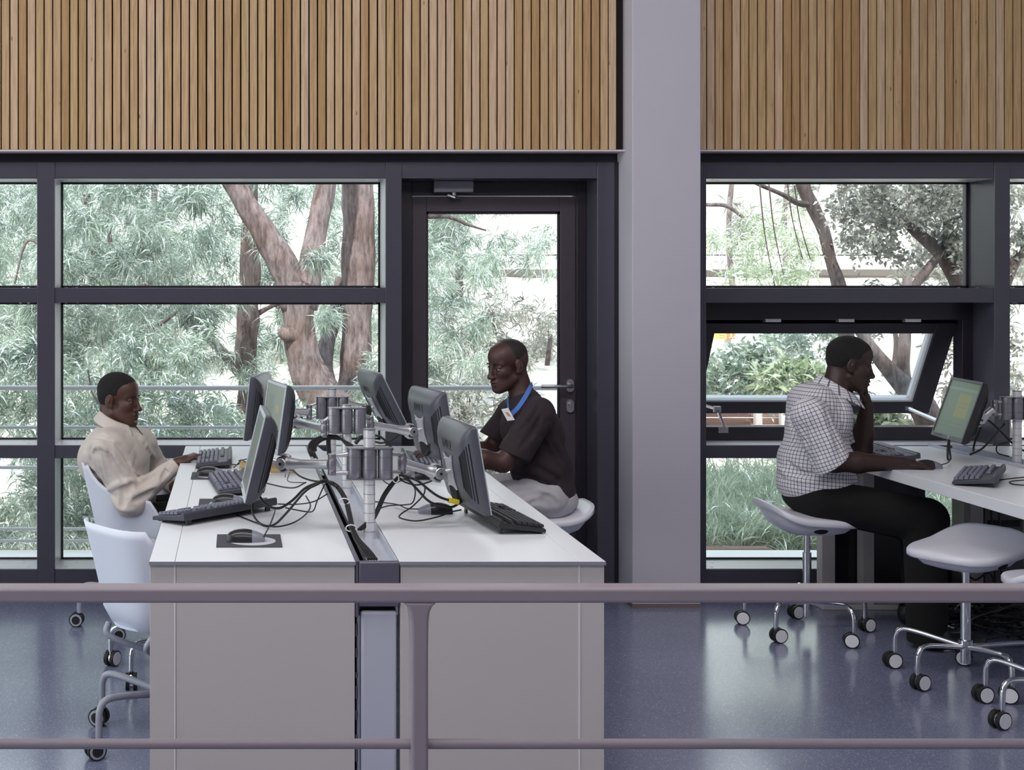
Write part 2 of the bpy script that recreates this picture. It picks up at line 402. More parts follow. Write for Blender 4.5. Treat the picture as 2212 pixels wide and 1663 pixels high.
struct('floor', M['floor'], [(X0, X1, YB, 6.9, -.12, 0)])
struct('ceiling', M['plaster'], [(X0, X1, YB, 7.1, ZC, ZC + .2)])
struct('wall_left', M['plaster'], [(X0 - .2, X0, YB, -1.5, -.12, ZC), (X0 - .2, X0, 6.4, 7.1, -.12, ZC), (X0 - .2, X0, -1.5, 6.4, 3.7, ZC), (X0 - .2, X0, -1.5, 6.4, -.12, .14)])
w5 = setting('window_5', (X0 - .1, 3.8, 0))
for y in (-1.5, .2, 1.8, 3.3, 4.8, 6.34): solid('mullion', M['frame'], [(X0 - .18, X0 - .02, y, y + .06, .14, 3.7)], w5)
for z in (.14, 1.9, 3.64): solid('transom', M['frame'], [(X0 - .17, X0 - .03, -1.5, 6.4, z, z + .06)], w5)
solid('glass', M['glass'], [(X0 - .10, X0 - .095, -1.5, 6.4, .2, 3.64)], w5)
struct('wall_right', M['plaster'], [(X1, X1 + .2, YB, 7.1, -.12, ZC)])
struct('wall_rear', M['plaster'], [(X0 - .2, X1 + .2, YB - .2, YB, -.12, ZC)])
wall = setting('wall_front', (0, 6.54, 2.2))
solid('backing_board', M['black_void'], [(X0, X1, 6.542, 7.0, 2.206, ZC)], wall)
# oak slats, each its own piece
slat_mb = MB().box(0, .0352, 0, .034, 0, 1.2)
slat0 = slat_mb.build('slat', M['oak'], None, bevel=.0012, seg=1); slat0.parent = wall
S_P = 18.48 / 441.2
first = [(4 - 18.48 * 5 + 18.48 * k - CX) / 441.2 for k in range(78)]
first += [(1509.8 + 18.4 * k - CX) / 441.2 for k in range(46)]
one = True
for k, x in enumerate(first):
    if 1.9 < x + .0352 and x < 2.23 and x + .0352 < 2.24: continue
    o = slat0 if one else slat0.copy()
    if not one: COL.objects.link(o)
    one = False
    o.parent = wall; o.location = (x + random.uniform(-.0006, .0006), 6.506 - 6.54 + random.uniform(0, .002), 2.2145 - 2.2)
struct('trim_1', M['trim'], [(X0, 1.904, 6.503, 6.60, 2.205, 2.2135), (2.233, X1, 6.503, 6.60, 2.205, 2.2135)])
struct('trim_2', M['frame_d'], [(X0, 1.904, 6.635, 6.9, 2.162, 2.206), (2.311, X1, 6.635, 6.9, 2.162, 2.206)])
struct('column', M['column'], [(1.904, 2.233, 6.384, 7.0, .016, ZC)], bevel=.004)
struct('baseboard_column', pm('brown_grey_plinth', lin(122, 106, 104), .6), [(1.902, 2.235, 6.380, 6.6, 0, .016)])

ZH0, ZH1, ZT0, ZT1, ZS0, ZS1, ZB = 2.081, 2.162, 1.463, 1.536, .69, .754, .138
def screws(mb, pts):
    for (x, y, z, nx, nz) in pts:
        n = Vector((nx, 0, nz)); p = Vector((x, y, z)); mb.cyl(p, p + n * .004, .007, n=8)

def casement(w, xa, xb, mull=None, left=None, panes=((ZB, ZS0), (ZS1, ZT0), (ZT1, ZH0)), sheen=True):
    fr = M['frame']
    solid('header', fr, [(xa, xb, D + .004, 6.89, ZH0, ZH1)], w, .002)
    solid('transom', fr, [(xa, xb, D + .004, 6.89, ZT0, ZT1)], w, .002)
    solid('transom', fr, [(xa, xb, D + .004, 6.89, ZS0, ZS1)], w, .002)
    solid('sill', fr, [(xa, xb, D + .004, 6.89, 0, ZB)], w, .002)
    if mull: solid('mullion', fr, [(mull[0], mull[1], D, 6.89, 0, ZH1)], w, .002)
    if left: solid('stile', fr, [(left[0], left[1], D, 6.89, 0, ZH1)], w, .002)
    for z0 in [q for q in (ZS1, ZB)]: solid('sill_sheen', M['metal_and_sheen'], [(xa + .001, xb - .001, D + .012, DG - .012, z0, z0 + .002)], w)  # thin pale strips added on the reveals to stand for reflected daylight
    solid('head_sheen', M['metal_and_sheen'], [(xa + .001, xb - .001, D + .012, DG - .012, ZH0 - .002, ZH0)], w)
    if sheen:
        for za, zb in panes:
            for x in (xa, xb - .002): solid('side_sheen', M['metal_and_sheen'], [(x, x + .002, D + .012, DG - .012, za + .002, zb - .002)], w)
    for za, zb in panes:
        solid('glass', M['glass'], [(xa + .002, xb - .002, DG, DG + .006, za, zb)], w)
        # slim glazing bead round the pane
        g = MB(); t = .012
        for b in ((xa, xb, za, za + t), (xa, xb, zb - t, zb), (xa, xa + t, za, zb), (xb - t, xb, za, zb)):
            g.box(b[0], b[1], DG - .012, DG, b[2], b[3])
        g.build('glazing_bead', M['frame_d'], w)
        sm = MB()
        pts = []
        for e, sg in ((xa, 1), (xb, -1)):
            pts += [(e + sg * .05, 6.66, za, 0, 1), (e + sg * .09, 6.76, za, 0, 1), (e + sg * .05, 6.66, zb - .004, 0, -1 + 2), (e + sg * .10, 6.72, zb - .004, 0, 1)]
        screws(sm, pts); sm.build('screws', M['steel'], w, smooth=30, kind='stuff')

w1 = setting('window_1', (-2.1, D, 0)); casement(w1, X0, -.989, mull=(-.989, -.9015))
w2 = setting('window_2', (-.1, D, 0)); casement(w2, -.9015, .743, mull=(.743, .823))
w3 = setting('window_3', (3.05, D, 0)); casement(w3, 2.336, 3.767, mull=(3.767, 3.845), left=(2.30, 2.336), panes=((ZB, ZS0), (ZT1, ZH0)), sheen=False)
w4 = setting('window_4', (5, D, 0)); casement(w4, 3.845, X1)
# awning sash of window 3
fd = M['frame_d']
solid('outer_frame', fd, [(2.336, 3.767, 6.79, 6.88, 1.373, ZT0), (2.336, 3.767, 6.79, 6.88, ZS1, .8255), (3.712, 3.767, 6.79, 6.88, .8255, 1.373)], w3, .002)
th = math.atan2(.28, .49); hv = Vector((0, math.sin(th), -math.cos(th))); hn = Vector((0, math.cos(th), math.sin(th))); ho = Vector((0, 6.865, 1.368))
SM = Matrix((Vector((1, 0, 0)), hv, hn)).transposed()
def sash_box(name, xa, xb, va, vb, na, nb, mat):
    m = MB(); c = ho + Vector(((xa + xb) / 2, 0, 0)) + hv * (va + vb) / 2 + hn * (na + nb) / 2
    m.obox(c, (xb - xa, vb - va, nb - na), SM); return m.build(name, mat, w3, bevel=.002)
sash_box('sash_stile', 2.36, 2.474, 0, .565, -.03, .03, fd); sash_box('sash_stile', 3.611, 3.712, 0, .565, -.03, .03, fd)
sash_box('sash_rail', 2.474, 3.611, 0, .062, -.03, .03, fd); sash_box('sash_rail', 2.474, 3.611, .497, .565, -.03, .03, fd)
sash_box('sash_bead', 2.474, 3.611, .484, .497, -.022, .028, M['metal_and_sheen']); sash_box('sash_bead', 3.597, 3.611, .062, .484, -.022, .028, M['metal_and_sheen'])
sash_box('sash_glass', 2.474, 3.611, .062, .49, -.003, .003, M['glass'])
for px in (1661, 1818, 1961):
    x = at(px, 690, 6.83).x; solid('hinge', M['alu'], [(x - .04, x + .04, 6.772, 6.81, 1.362, 1.379)], w3, .002)
st = MB(); a, b, c = at(1566, 925, 6.78), at(1549, 884, 6.86), at(1512, 872, 6.98)
st.tube([a, b], .008, 6); st.tube([b, c], .009, 6); st.obox(b, (.035, .02, .03)); st.obox(at(1562, 929, 6.786), (.05, .01, .028)); st.build('stay_arm', M['steel'], w3)
st = MB(); a, b = at(1962, 882, 7.06), at(2032, 912, 6.84); st.tube([a, b], .011, 6); st.obox(b, (.03, .02, .03)); st.obox(a, (.04, .02, .02)); st.build('stay_arm', M['steel'], w3)

# door bay
d1 = setting('door_1', (1.32, 6.8, 0)); fr = M['frame']
solid('header', fr, [(.823, 1.794, D + .004, 6.89, ZH0, ZH1)], d1, .002)
solid('jamb', fr, [(1.794, 1.880, D, 6.89, 0, ZH1)], d1, .002); solid('jamb_strip', fd, [(1.880, 1.904, D + .012, 6.89, 0, ZH1)], d1)
solid('door_frame', fd, [(.823, .902, 6.80, 6.89, 0, ZH0), (1.744, 1.794, 6.80, 6.89, 0, ZH0), (.902, 1.744, 6.80, 6.89, 2.009, ZH0)], d1, .002)
leaf = solid('door_leaf', pm('umber_grey_door_paint', lin(70, 62, 72), .4), [(.906, .977, 6.815, 6.865, .01, 2.005), (1.663, 1.74, 6.815, 6.865, .01, 2.005), (.977, 1.663, 6.815, 6.865, 1.927, 2.005), (.977, 1.663, 6.815, 6.865, .01, .22)], d1, .002)
solid('glass', M['glass'], [(.977, 1.663, 6.838, 6.844, .22, 1.927)], leaf)
g = MB()
for bx in ((.977, 1.663, .22, .232), (.977, 1.663, 1.915, 1.927), (.977, .987, .22, 1.927), (1.651, 1.663, .22, 1.927)): g.box(bx[0], bx[1], 6.826, 6.838, bx[2], bx[3])
g.build('glazing_bead', M['frame_d'], leaf)
cl = solid('door_closer', M['alu_d'], [(1.004, 1.206, 6.745, 6.80, 2.022, 2.081)], d1, .004, label='grey box of the door closer')
m = MB(); a = Vector((1.11, 6.77, 2.022)); m.cyl(a, a + Vector((0, 0, -.022)), .012); m.tube([a + Vector((-.03, 0, -.012)), a + Vector((0, -.02, -.024)), a + Vector((.05, .03, -.028))], .007, 6); m.build('closer_arm', M['steel'], cl, smooth=40)
hx = at(1232, 832, 6.8).x
for k, (zc) in enumerate((at(0, 833, 6.8).z, at(0, 877, 6.8).z)):
    rings = [[Vector((hx + .019 * math.cos(t), y, zc + (.014 if math.sin(t) > 0 else -.014) + .019 * math.sin(t))) for t in [2 * math.pi * q / 24 for q in range(24)]] for y in (6.815, 6.804, 6.800)]
    m = MB().loft(rings); esc = m.build('escutcheon', M['steel'], leaf, smooth=40)
    if k == 0:
        hd = MB().tube([(hx, 6.80, zc), (hx, 6.762, zc), (hx - .02, 6.752, zc), (hx - .145, 6.752, zc), (hx - .155, 6.76, zc)], .0095, 10)
        hd.build('door_handle', M['steel'], leaf, smooth=50)
    else:
        MB().cyl((hx, 6.80, zc + .008), (hx, 6.786, zc + .008), .010).build('lock_barrel', M['steel'], leaf, smooth=40)

# ---------------------------------------------------------------- outside
struct('balcony_floor', M['concrete'], [(-7, 7, 6.9, 7.8, -.10, -.005)])
br = thing('balcony_rail', (-2.4, 7.8, 0), 'pale grey balcony railing with thin horizontal bars outside the glazing', 'railing')
for z, r in ((.947, .0145), (.715, .010), (.48, .010), (.12, .009), (.05, .009)):
    MB().tube([(-7, 7.8, z), (2.2, 7.8, z)], r, 8).build('bar', M['galv'], br, smooth=60)
for x in (-6.9, -4.6, 2.19): solid('post', M['galv'], [(x - .02, x + .02, 7.78, 7.82, -.1, .95)], br)

def ground_z(x, y):
    t = min(1, max(0, (x - 1.2) / 1.6)); t = t * t * (3 - 2 * t)
    zl = -1.25 + max(0, y - 8.6) * .12; zr = -.10 + max(0, y - 8.0) * .085
    return zl * (1 - t) + zr * t + .08 * noise.noise(Vector((x * .5, y * .5, 0)))
m = MB(); nx, ny = 60, 46
gv = [(-22 + 60 * i / nx, 7.82 + 52 * (j / ny) ** 1.5, 0) for j in range(ny + 1) for i in range(nx + 1)]
m.v = [Vector((x, y, ground_z(x, y))) for x, y, _ in gv]
m.f = [(j * (nx + 1) + i, j * (nx + 1) + i + 1, (j + 1) * (nx + 1) + i + 1, (j + 1) * (nx + 1) + i) for j in range(ny) for i in range(nx)]
tag(m.build('ground', M['hill'], None, smooth=True), kind='structure')

def trunk(name, mat, parent, pts, sub=None, amp=.09):
    P = [at(px, py, d) for px, py, w, d in pts]; r = [w * d / F / 2 for px, py, w, d in pts]
    C = catmull(P, 7); n = len(C); rr = np.interp(np.linspace(0, 1, n), np.linspace(0, 1, len(r)), r)
    m = MB().tube(C, list(rr), 20)
    for i, v in enumerate(m.v):
        k = min(n - 1, i // 20); dirv = v - C[k]
        nn = noise.noise(Vector((v.x * 5, v.y * 5, v.z * 3))) + .5 * noise.noise(Vector((v.x * 14, v.y * 14, v.z * 5)))
        m.v[i] = C[k] + dirv * (1 + amp * 1.6 * nn)
    return m.build(name, mat, parent, smooth=True)

def foliage(name, mat, parent, clusters, per, blades, L, W, droop=.25, spread=1.0, flat=False):
    """clusters: (px, py, depth, radius px); narrow leaves in tufts, all real geometry joined to one crown"""
    T = []
    for px, py, d, rad in clusters:
        c = np.array(at(px, py, d)); q = RNG.normal(0, 1, (per, 3)) * rad * d / F * np.array([.55, .75, .55]); T.append(c + q)
    T = np.concatenate(T); nt = len(T)
    B = np.repeat(T, blades, 0); n = len(B)
    cb = np.repeat(RNG.uniform(0, 1, len(clusters)), per)
    ax = RNG.normal(0, 1, (nt, 3)); ax[:, 2] = ax[:, 2] * .5 - droop; ax /= np.linalg.norm(ax, axis=1)[:, None]
    dv = np.repeat(ax, blades, 0) * .7 + RNG.normal(0, .62 * spread, (n, 3)); dv[:, 2] -= droop * .6
    dv /= np.linalg.norm(dv, axis=1)[:, None]
    ln = RNG.uniform(*L, n)[:, None]; wd = RNG.uniform(*W, n)[:, None]
    sd = np.cross(dv, RNG.normal(0, 1, (n, 3))); sd /= np.linalg.norm(sd, axis=1)[:, None]
    base = B + (RNG.normal(0, .03, (n, 3)) * spread)
    mid = base + dv * ln * .5 + np.array([0, 0, .06]) * ln; tip = base + dv * ln + np.array([0, 0, -.12]) * ln
    V = np.stack([base, mid + sd * wd * .5, tip, mid - sd * wd * .5], 1).reshape(-1, 3)
    if parent is not None: V = V - np.array(wm(parent).translation)
    me = bpy.data.meshes.new(name); me.vertices.add(4 * n); me.vertices.foreach_set('co', V.astype(np.float32).ravel())
    me.loops.add(4 * n); me.loops.foreach_set('vertex_index', np.arange(4 * n, dtype=np.int32))
    me.polygons.add(n); me.polygons.foreach_set('loop_start', np.arange(0, 4 * n, 4, dtype=np.int32)); me.polygons.foreach_set('loop_total', np.full(n, 4, np.int32))
    tint = np.clip(np.repeat(RNG.beta(1.2, 1.2, nt) * .45 + cb * .4, blades) + RNG.uniform(-.05, .25, n), 0, 1)
    at_ = me.attributes.new('tint', 'FLOAT', 'FACE'); at_.data.foreach_set('value', tint.astype(np.float32))
    me.update(); me.validate(); me.materials.append(mat)
    o = bpy.data.objects.new(name, me); COL.objects.link(o); o.parent = parent; o['kind'] = 'stuff'
    return o

def cl_grid(x0, x1, y0, y1, step, d, rad, dens):
    out = []
    y = y0
    while y <= y1:
        x = x0
        while x <= x1:
            px, py = x + random.uniform(-.5, .5) * step, y + random.uniform(-.5, .5) * step
            if random.random() < (dens(px, py) if callable(dens) else dens):
                out.append((px, py, random.uniform(*d), random.uniform(*rad)))
            x += step
        y += step
    return out

def base_of(px, d):
    x = (px - CX) * d / F; return (x, d, ground_z(x, d))
ta = thing('tree', base_of(735, 12), 'big reddish tree trunk forking into two thick limbs outside the left window', 'tree')
tk = trunk('trunk', M['bark'], ta, [(775, 1150, 120, 12), (750, 980, 110, 12), (728, 900, 98, 12), (692, 850, 84, 12), (663, 800, 78, 12), (650, 745, 73, 12), (646, 690, 68, 12), (645, 645, 78, 12), (648, 610, 80, 12)])
trunk('limb', M['bark'], ta, [(640, 665, 66, 12), (615, 580, 66, 12), (570, 503, 56, 12), (530, 440, 50, 12), (495, 372, 47, 12), (440, 270, 44, 12)])
trunk('limb', M['bark'], ta, [(655, 665, 66, 12), (672, 570, 52, 12.05), (686, 490, 47, 12.1), (701, 420, 46, 12.1), (716, 330, 44, 12.1), (725, 200, 42, 12.1)])
trunk('knot', M['bark'], ta, [(640, 725, 50, 11.95), (620, 722, 34, 11.9), (607, 716, 20, 11.88), (603, 714, 6, 11.87)])
trunk('limb', M['bark_g'], ta, [(728, 880, 40, 12.3), (702, 800, 36, 12.5), (706, 740, 34, 12.6), (722, 690, 28, 12.7), (735, 600, 22, 12.8)])
tb = thing('tree', base_of(772, 12.6), 'straight mottled tree trunk rising beside the forked tree, nearest the door', 'tree')
trunk('trunk', M['bark'], tb, [(760, 1120, 120, 12.6), (757, 900, 108, 12.6), (766, 850, 84, 12.6), (771, 790, 68, 12.6), (772, 690, 65, 12.6), (774, 580, 74, 12.6), (774, 480, 70, 12.6), (771, 350, 72, 12.6), (770, 150, 66, 12.6)])
tc_ = thing('tree', base_of(535, 14.5), 'thin dark tree trunk behind the forked tree with a stubby side branch', 'tree')
trunk('trunk', M['bark_d'], tc_, [(533, 1120, 56, 14.5), (533, 920, 46, 14.5), (536, 830, 42, 14.5), (532, 760, 46, 14.5), (536, 700, 52, 14.5), (536, 660, 42, 14.5), (540, 600, 46, 14.5), (538, 520, 38, 14.5), (541, 420, 32, 14.5), (545, 250, 26, 14.5)])
trunk('branch', M['bark_d'], tc_, [(530, 820, 26, 14.4), (482, 762, 22, 14.2), (450, 728, 17, 14.1), (436, 700, 9, 14.0)])
trunk('branch', M['bark_d'], tc_, [(536, 690, 14, 14.5), (590, 660, 9, 14.6), (640, 650, 5, 14.7)])
tl = thing('tree', base_of(250, 12), 'feathery mint green tree filling the left window with drooping needle leaves', 'tree')
trunk('trunk', M['bark_d'], tl, [(300, 1130, 70, 13.5), (285, 900, 60, 13.5), (290, 720, 54, 13.5), (262, 640, 44, 13.5), (215, 560, 30, 13.5), (185, 420, 22, 13.5)])
for pts in ([(262, 660, 20, 13.2), (240, 560, 12, 13), (236, 430, 8, 13)], [(285, 620, 16, 13), (330, 600, 12, 12.9), (350, 500, 8, 12.8)], [(290, 740, 16, 12.8), (360, 690, 8, 12.6), (430, 640, 5, 12.5)], [(180, 800, 6, 11.5), (220, 850, 7, 11.5), (215, 900, 6, 11.5)], [(120, 560, 8, 12), (60, 520, 6, 12), (30, 620, 4, 12)]):
    trunk('branch', M['bark_g'], tl, pts)
def dl(px, py):
    if px < 445: return .95
    return 0
foliage('crown', M['leaf'], tl, cl_grid(-130, 470, 340, 760, 50, (11, 14.5), (26, 50), dl), 15, 42, (.09, .19), (.006, .011), droop=.35)
foliage('crown', M['leaf'], ta, cl_grid(560, 880, 380, 900, 60, (13.2, 15.5), (25, 45), .36) + [(690, 560, 11.6, 26), (810, 800, 11.6, 30), (790, 830, 11.6, 26), (700, 690, 11.6, 20), (690, 590, 13, 40)], 9, 40, (.08, .17), (.006, .011), droop=.35)
foliage('crown', M['leaf'], tc_, cl_grid(430, 640, 380, 900, 62, (13.6, 16), (25, 45), .30) + [(525, 800, 13.8, 34), (540, 815, 13.8, 26), (590, 500, 14, 34), (640, 440, 14, 34), (500, 640, 14, 30), (470, 450, 13, 44), (455, 520, 13, 40)], 9, 40, (.08, .17), (.006, .011), droop=.35)
sb = thing('shrub', base_of(250, 10.2), 'dense grey green shrubs below the left window beyond the balcony rail', 'shrub')
foliage('leaf_mass', M['leaf_b'], sb, cl_grid(-120, 860, 760, 1230, 48, (9.3, 12.0), (30, 54), lambda x, y: (0 if x < 75 and 985 < y < 1090 else .9) if x < 430 else (0 if y < 880 else .75)), 15, 36, (.06, .14), (.007, .014), droop=.15)
trunk('stem', M['bark_g'], sb, [(205, 940, 7, 9.4), (222, 880, 6, 9.4), (217, 840, 5, 9.4), (240, 815, 4, 9.4)])
trunk('stem', M['bark_g'], sb, [(222, 880, 5, 9.4), (200, 850, 4, 9.4), (190, 800, 4, 9.4)])
tdr = thing('tree', base_of(950, 13), 'sunlit drooping willowy tree seen through the glazed door', 'tree')
trunk('trunk', M['bark_g'], tdr, [(905, 1150, 60, 14), (900, 800, 46, 14), (890, 500, 38, 14), (880, 250, 30, 14)])
trunk('branch', M['bark_d'], tdr, [(885, 470, 12, 13), (965, 468, 9, 12.8), (1010, 485, 7, 12.7), (1050, 498, 3, 12.6)])
trunk('branch', M['bark_d'], tdr, [(900, 745, 6, 12.8), (965, 750, 5, 12.7), (1000, 765, 3, 12.6)])
foliage('crown', M['leaf'], tdr, cl_grid(890, 1030, 440, 840, 44, (12, 14), (26, 46), lambda x, y: .85 if x < 985 else .45) + cl_grid(1010, 1230, 440, 640, 60, (14, 17), (26, 46), .42), 11, 40, (.09, .20), (.006, .012), droop=.4)
tgr = thing('tree', base_of(1120, 17), 'hazy grey brown thicket in the lower half of the door glass', 'thicket')
foliage('crown', M['leaf_d'], tgr, cl_grid(1000, 1230, 690, 900, 40, (15, 18), (26, 44), .9) + cl_grid(900, 1230, 880, 1200, 56, (10, 12), (26, 48), .5), 13, 22, (.08, .18), (.010, .020), droop=.1)
for pts in ([(1090, 900, 14, 16), (1100, 790, 12, 16), (1085, 720, 8, 16)], [(1160, 900, 16, 16), (1180, 800, 12, 16), (1190, 720, 8, 16)]): trunk('stem', M['bark_d'], tgr, pts)

bgt = thing('tree', base_of(300, 22), 'hazy grove far behind the forked tree, filling the gaps between trunks', 'grove')
for px in (60, 330, 610, 700, 860, 1000): trunk('stem', M['bark_d'], bgt, [(px, 1000, 24, 23), (px + 6, 800, 20, 23), (px - 8, 600, 17, 23), (px + 14, 300, 12, 23)])
foliage('crown', M['leaf'], bgt, cl_grid(-140, 1010, 360, 980, 66, (19, 24), (30, 60), .62), 14, 34, (.16, .34), (.014, .026), droop=.3)
bgr = thing('tree', base_of(1850, 20), 'hazy pale trees far behind the right hand windows', 'grove')
for px in (1580, 1700, 1990, 2140): trunk('stem', M['bark_g'], bgr, [(px, 900, 18, 20), (px + 8, 700, 15, 20), (px - 6, 500, 12, 20), (px + 10, 300, 9, 20)])
foliage('crown', M['leaf_d'], bgr, cl_grid(1500, 2260, 400, 800, 66, (17, 22), (30, 56), .26), 12, 30, (.14, .30), (.014, .028), droop=.2)
td = thing('tree', base_of(1830, 11), 'slender grey leaning tree in the middle of the right upper window', 'tree')
trunk('trunk', M['bark_d'], td, [(1850, 1000, 36, 11), (1828, 720, 32, 11), (1812, 617, 29, 11), (1794, 561, 23, 11), (1779, 500, 25, 11), (1756, 446, 28, 11), (1731, 390, 27, 11), (1690, 250, 24, 11)])
trunk('branch', M['bark_d'], td, [(1748, 442, 15, 11), (1722, 438, 12, 10.9), (1690, 420, 10, 10.8), (1632, 395, 8, 10.7), (1560, 360, 6, 10.6)])
trunk('branch', M['bark_g'], td, [(1606, 470, 7, 11.4), (1570, 445, 9, 11.4), (1526, 442, 8, 11.4)])
for x, y0, y1 in ((1640, 390, 620), (1660, 390, 600), (1700, 390, 560), (1716, 400, 560)):
    trunk('twig', M['bark_d'], td, [(x, y0, 3, 10.5), (x + 12, (y0 + y1) / 2, 2.5, 10.5), (x + 34, y1, 2, 10.5)])
foliage('crown', M['leaf_y'], td, cl_grid(1550, 1800, 490, 650, 42, (10.6, 12.5), (24, 40), lambda x, y: .62 if x < 1740 else .3), 9, 26, (.06, .13), (.008, .014), droop=.1, spread=1.3)
te = thing('tree', base_of(2085, 10.3), 'dark leafed tree with crossing boughs in the upper corner of the right window', 'tree')
trunk('trunk', M['bark_d'], te, [(2150, 1000, 80, 10.3), (2110, 720, 66, 10.3), (2076, 612, 46, 10.3), (2042, 555, 36, 10.3), (1993, 512, 26, 10.3), (1943, 466, 17, 10.3), (1900, 400, 10, 10.3)])
trunk('limb', M['bark_d'], te, [(2080, 600, 34, 10.35), (2070, 545, 30, 10.4), (2052, 500, 26, 10.4), (2056, 450, 27, 10.4), (2064, 380, 24, 10.4), (2070, 260, 20, 10.4)])
trunk('limb', M['bark_d'], te, [(2030, 550, 16, 10.2), (2012, 572, 19, 10.2), (1974, 620, 20, 10.2), (1940, 680, 20, 10.2)])
trunk('limb', M['bark_d'], te, [(2160, 650, 20, 10.2), (2195, 560, 22, 10.2), (2240, 520, 20, 10.2)])
foliage('crown', M['leaf_d'], te, cl_grid(1800, 2110, 385, 560, 40, (9.9, 11), (24, 40), lambda x, y: (.78 if y < 500 else .5) if x > 1835 else 0) + cl_grid(2150, 2260, 380, 900, 60, (10, 12), (24, 40), .4), 15, 24, (.035, .06), (.022, .034), droop=.0, spread=1.5)
tf = thing('tree', base_of(1990, 9.6), 'thick pale grey leaning bough with an upright stem behind the open sash', 'tree')
trunk('trunk', M['bark_g'], tf, [(2040, 980, 70, 9.6), (1995, 880, 56, 9.6), (1965, 845, 46, 9.6), (1930, 808, 38, 9.6), (1892, 765, 28, 9.6), (1850, 705, 22, 9.6), (1800, 640, 18, 9.6)])
trunk('stem', M['bark_g'], tf, [(1956, 840, 28, 9.6), (1951, 790, 25, 9.6), (1955, 716, 23, 9.6), (1960, 600, 20, 9.6)])
trunk('stem', M['bark_g'], tf, [(1930, 800, 12, 9.7), (1936, 740, 10, 9.7), (1926, 680, 9, 9.7)])
foliage('crown', M['leaf_d'], tf, cl_grid(1880, 2130, 640, 900, 52, (10.5, 12.5), (24, 40), .42), 10, 22, (.05, .11), (.012, .024), droop=.1)
s1 = thing('shrub', base_of(1590, 11), 'large pale rounded shrub at the near end of the open sash', 'shrub')
foliage('leaf_mass', M['leaf_b'], s1, cl_grid(1500, 1690, 762, 860, 34, (10.6, 12), (20, 30), lambda x, y: .95 if x > 1600 or y > 775 else .3), 13, 26, (.05, .09), (.020, .032), droop=.0, spread=1.4)
s2 = thing('shrub', base_of(1730, 12.5), 'darker green shrub behind the pale one beyond the open sash', 'shrub')
foliage('leaf_mass', M['leaf'], s2, cl_grid(1655, 1800, 690, 840, 36, (12.2, 13.5), (22, 38), .9), 12, 24, (.05, .10), (.018, .030), droop=.0, spread=1.4)
s3 = thing('fern', base_of(1720, 10.4), 'bright yellow green fern clump low beyond the open sash', 'fern')
foliage('fronds', M['leaf_y'], s3, [(1665, 832, 10.4, 20), (1690, 815, 10.4, 20), (1745, 818, 10.4, 20), (1770, 832, 10.4, 20), (1860, 900, 9.8, 20), (1900, 905, 9.8, 20)], 16, 20, (.08, .16), (.02, .035), droop=-.3)
gr = tag(foliage('meadow_grass', M['grass'], None, [(px, 616 + (EYE - ground_z((px - CX) * d / F, d) - .08) * F / d, d, 30) for d in np.arange(8.15, 9.7, .12) for px in range(1470, 2240, 26)], 9, 14, (.08, .20), (.005, .010), droop=-.8, spread=.7), 'pale green meadow grass on the bank outside the right window', 'grass')
def log(name, a, b, r, label, cat):
    o = thing(name, ((a + b) / 2)[:], label, cat); m = MB().tube([a, a.lerp(b, .3), a.lerp(b, .7), b], [r * .9, r, r * 1.05, r * .9], 14); m.build('trunk_piece', M['timber'], o, smooth=50); return o
stp = thing('garden_steps', base_of(30, 12.6), 'pale concrete garden steps among the shrubs at the far left', 'steps')
for k in range(4):
    za = at(0, 1084 - 13 * k, 12.6 + .25 * k).z
    solid('step', M['pale_wall'], [(at(4 + 8 * k, 0, 12.6).x, at(66 - 4 * k, 0, 12.6).x, 12.6 + .25 * k, 12.95 + .25 * k, za - .35, za + .055)], stp, .006)
tmb = tag(solid('timber_edging', M['timber'], [(at(1480, 1190, 7.95).x, at(1662, 1190, 7.95).x, 7.93, 8.01, -.12, -.02)], None, .005), 'weathered timber edging board along the grass bank', 'timber')
rw = thing('timber_barrier', (3.4, 12.2, .2), 'low brown barrier of weathered boards beyond the grass bank', 'barrier')
for z in (.10, .22, .34): solid('plank', M['timber'], [(at(1500, 900, 12.2).x, at(1700, 900, 12.2).x, 12.18, 12.22, z, z + .11)], rw, .004)
for px in (1510, 1640, 1695): solid('post', M['pale_wall'], [(at(px, 900, 12.1).x - .03, at(px, 900, 12.1).x + .03, 12.10, 12.16, 0, .47)], rw)
log('fallen_log', at(1695, 832, 11.5), at(1760, 842, 11.2), .05, 'pale fallen log lying on the dry bank', 'log')
# far pale building and a sign
pb = thing('terrace_building', (10, 31, 1), 'sun bleached low building with long pale bands behind the trees', 'building')
for z0, z1, mt in ((-1, 1.9, 'pale_wall'), (2.25, 4.2, 'concrete')): solid('wall_band', M[mt], [(4.6, 19, 30 + z0 * .1, 34, z0, z1)], pb)
solid('floor_slab', M['pale_wall'], [(4.4, 19.2, 29.2, 34, 1.9, 2.2)], pb); solid('roof_slab', M['pale_wall'], [(4.4, 19.2, 29.4, 34, 4.2, 4.5)], pb)
for k in range(7): solid('window', M['glass'] if False else M['metal_and_sheen'], [(5.4 + 2 * k, 6.4 + 2 * k, 30.12, 30.2, .9, 1.6)], pb)
sg = thing('sign_board', (5.6, 14.6, .9), 'yellow and orange sign with the figure 1 among the bushes', 'sign')
def spx(px): return at(px, 0, 14.6).x
def spz(py): return at(0, py, 14.6).z
solid('panel', pm('yellow_sign_paint', lin(248, 214, 96), .5), [(spx(1505), spx(1568), 14.58, 14.62, spz(732), spz(706))], sg)
solid('panel', pm('orange_sign_paint', lin(232, 126, 62), .5), [(spx(1568), spx(1586), 14.575, 14.62, spz(732), spz(706))], sg)
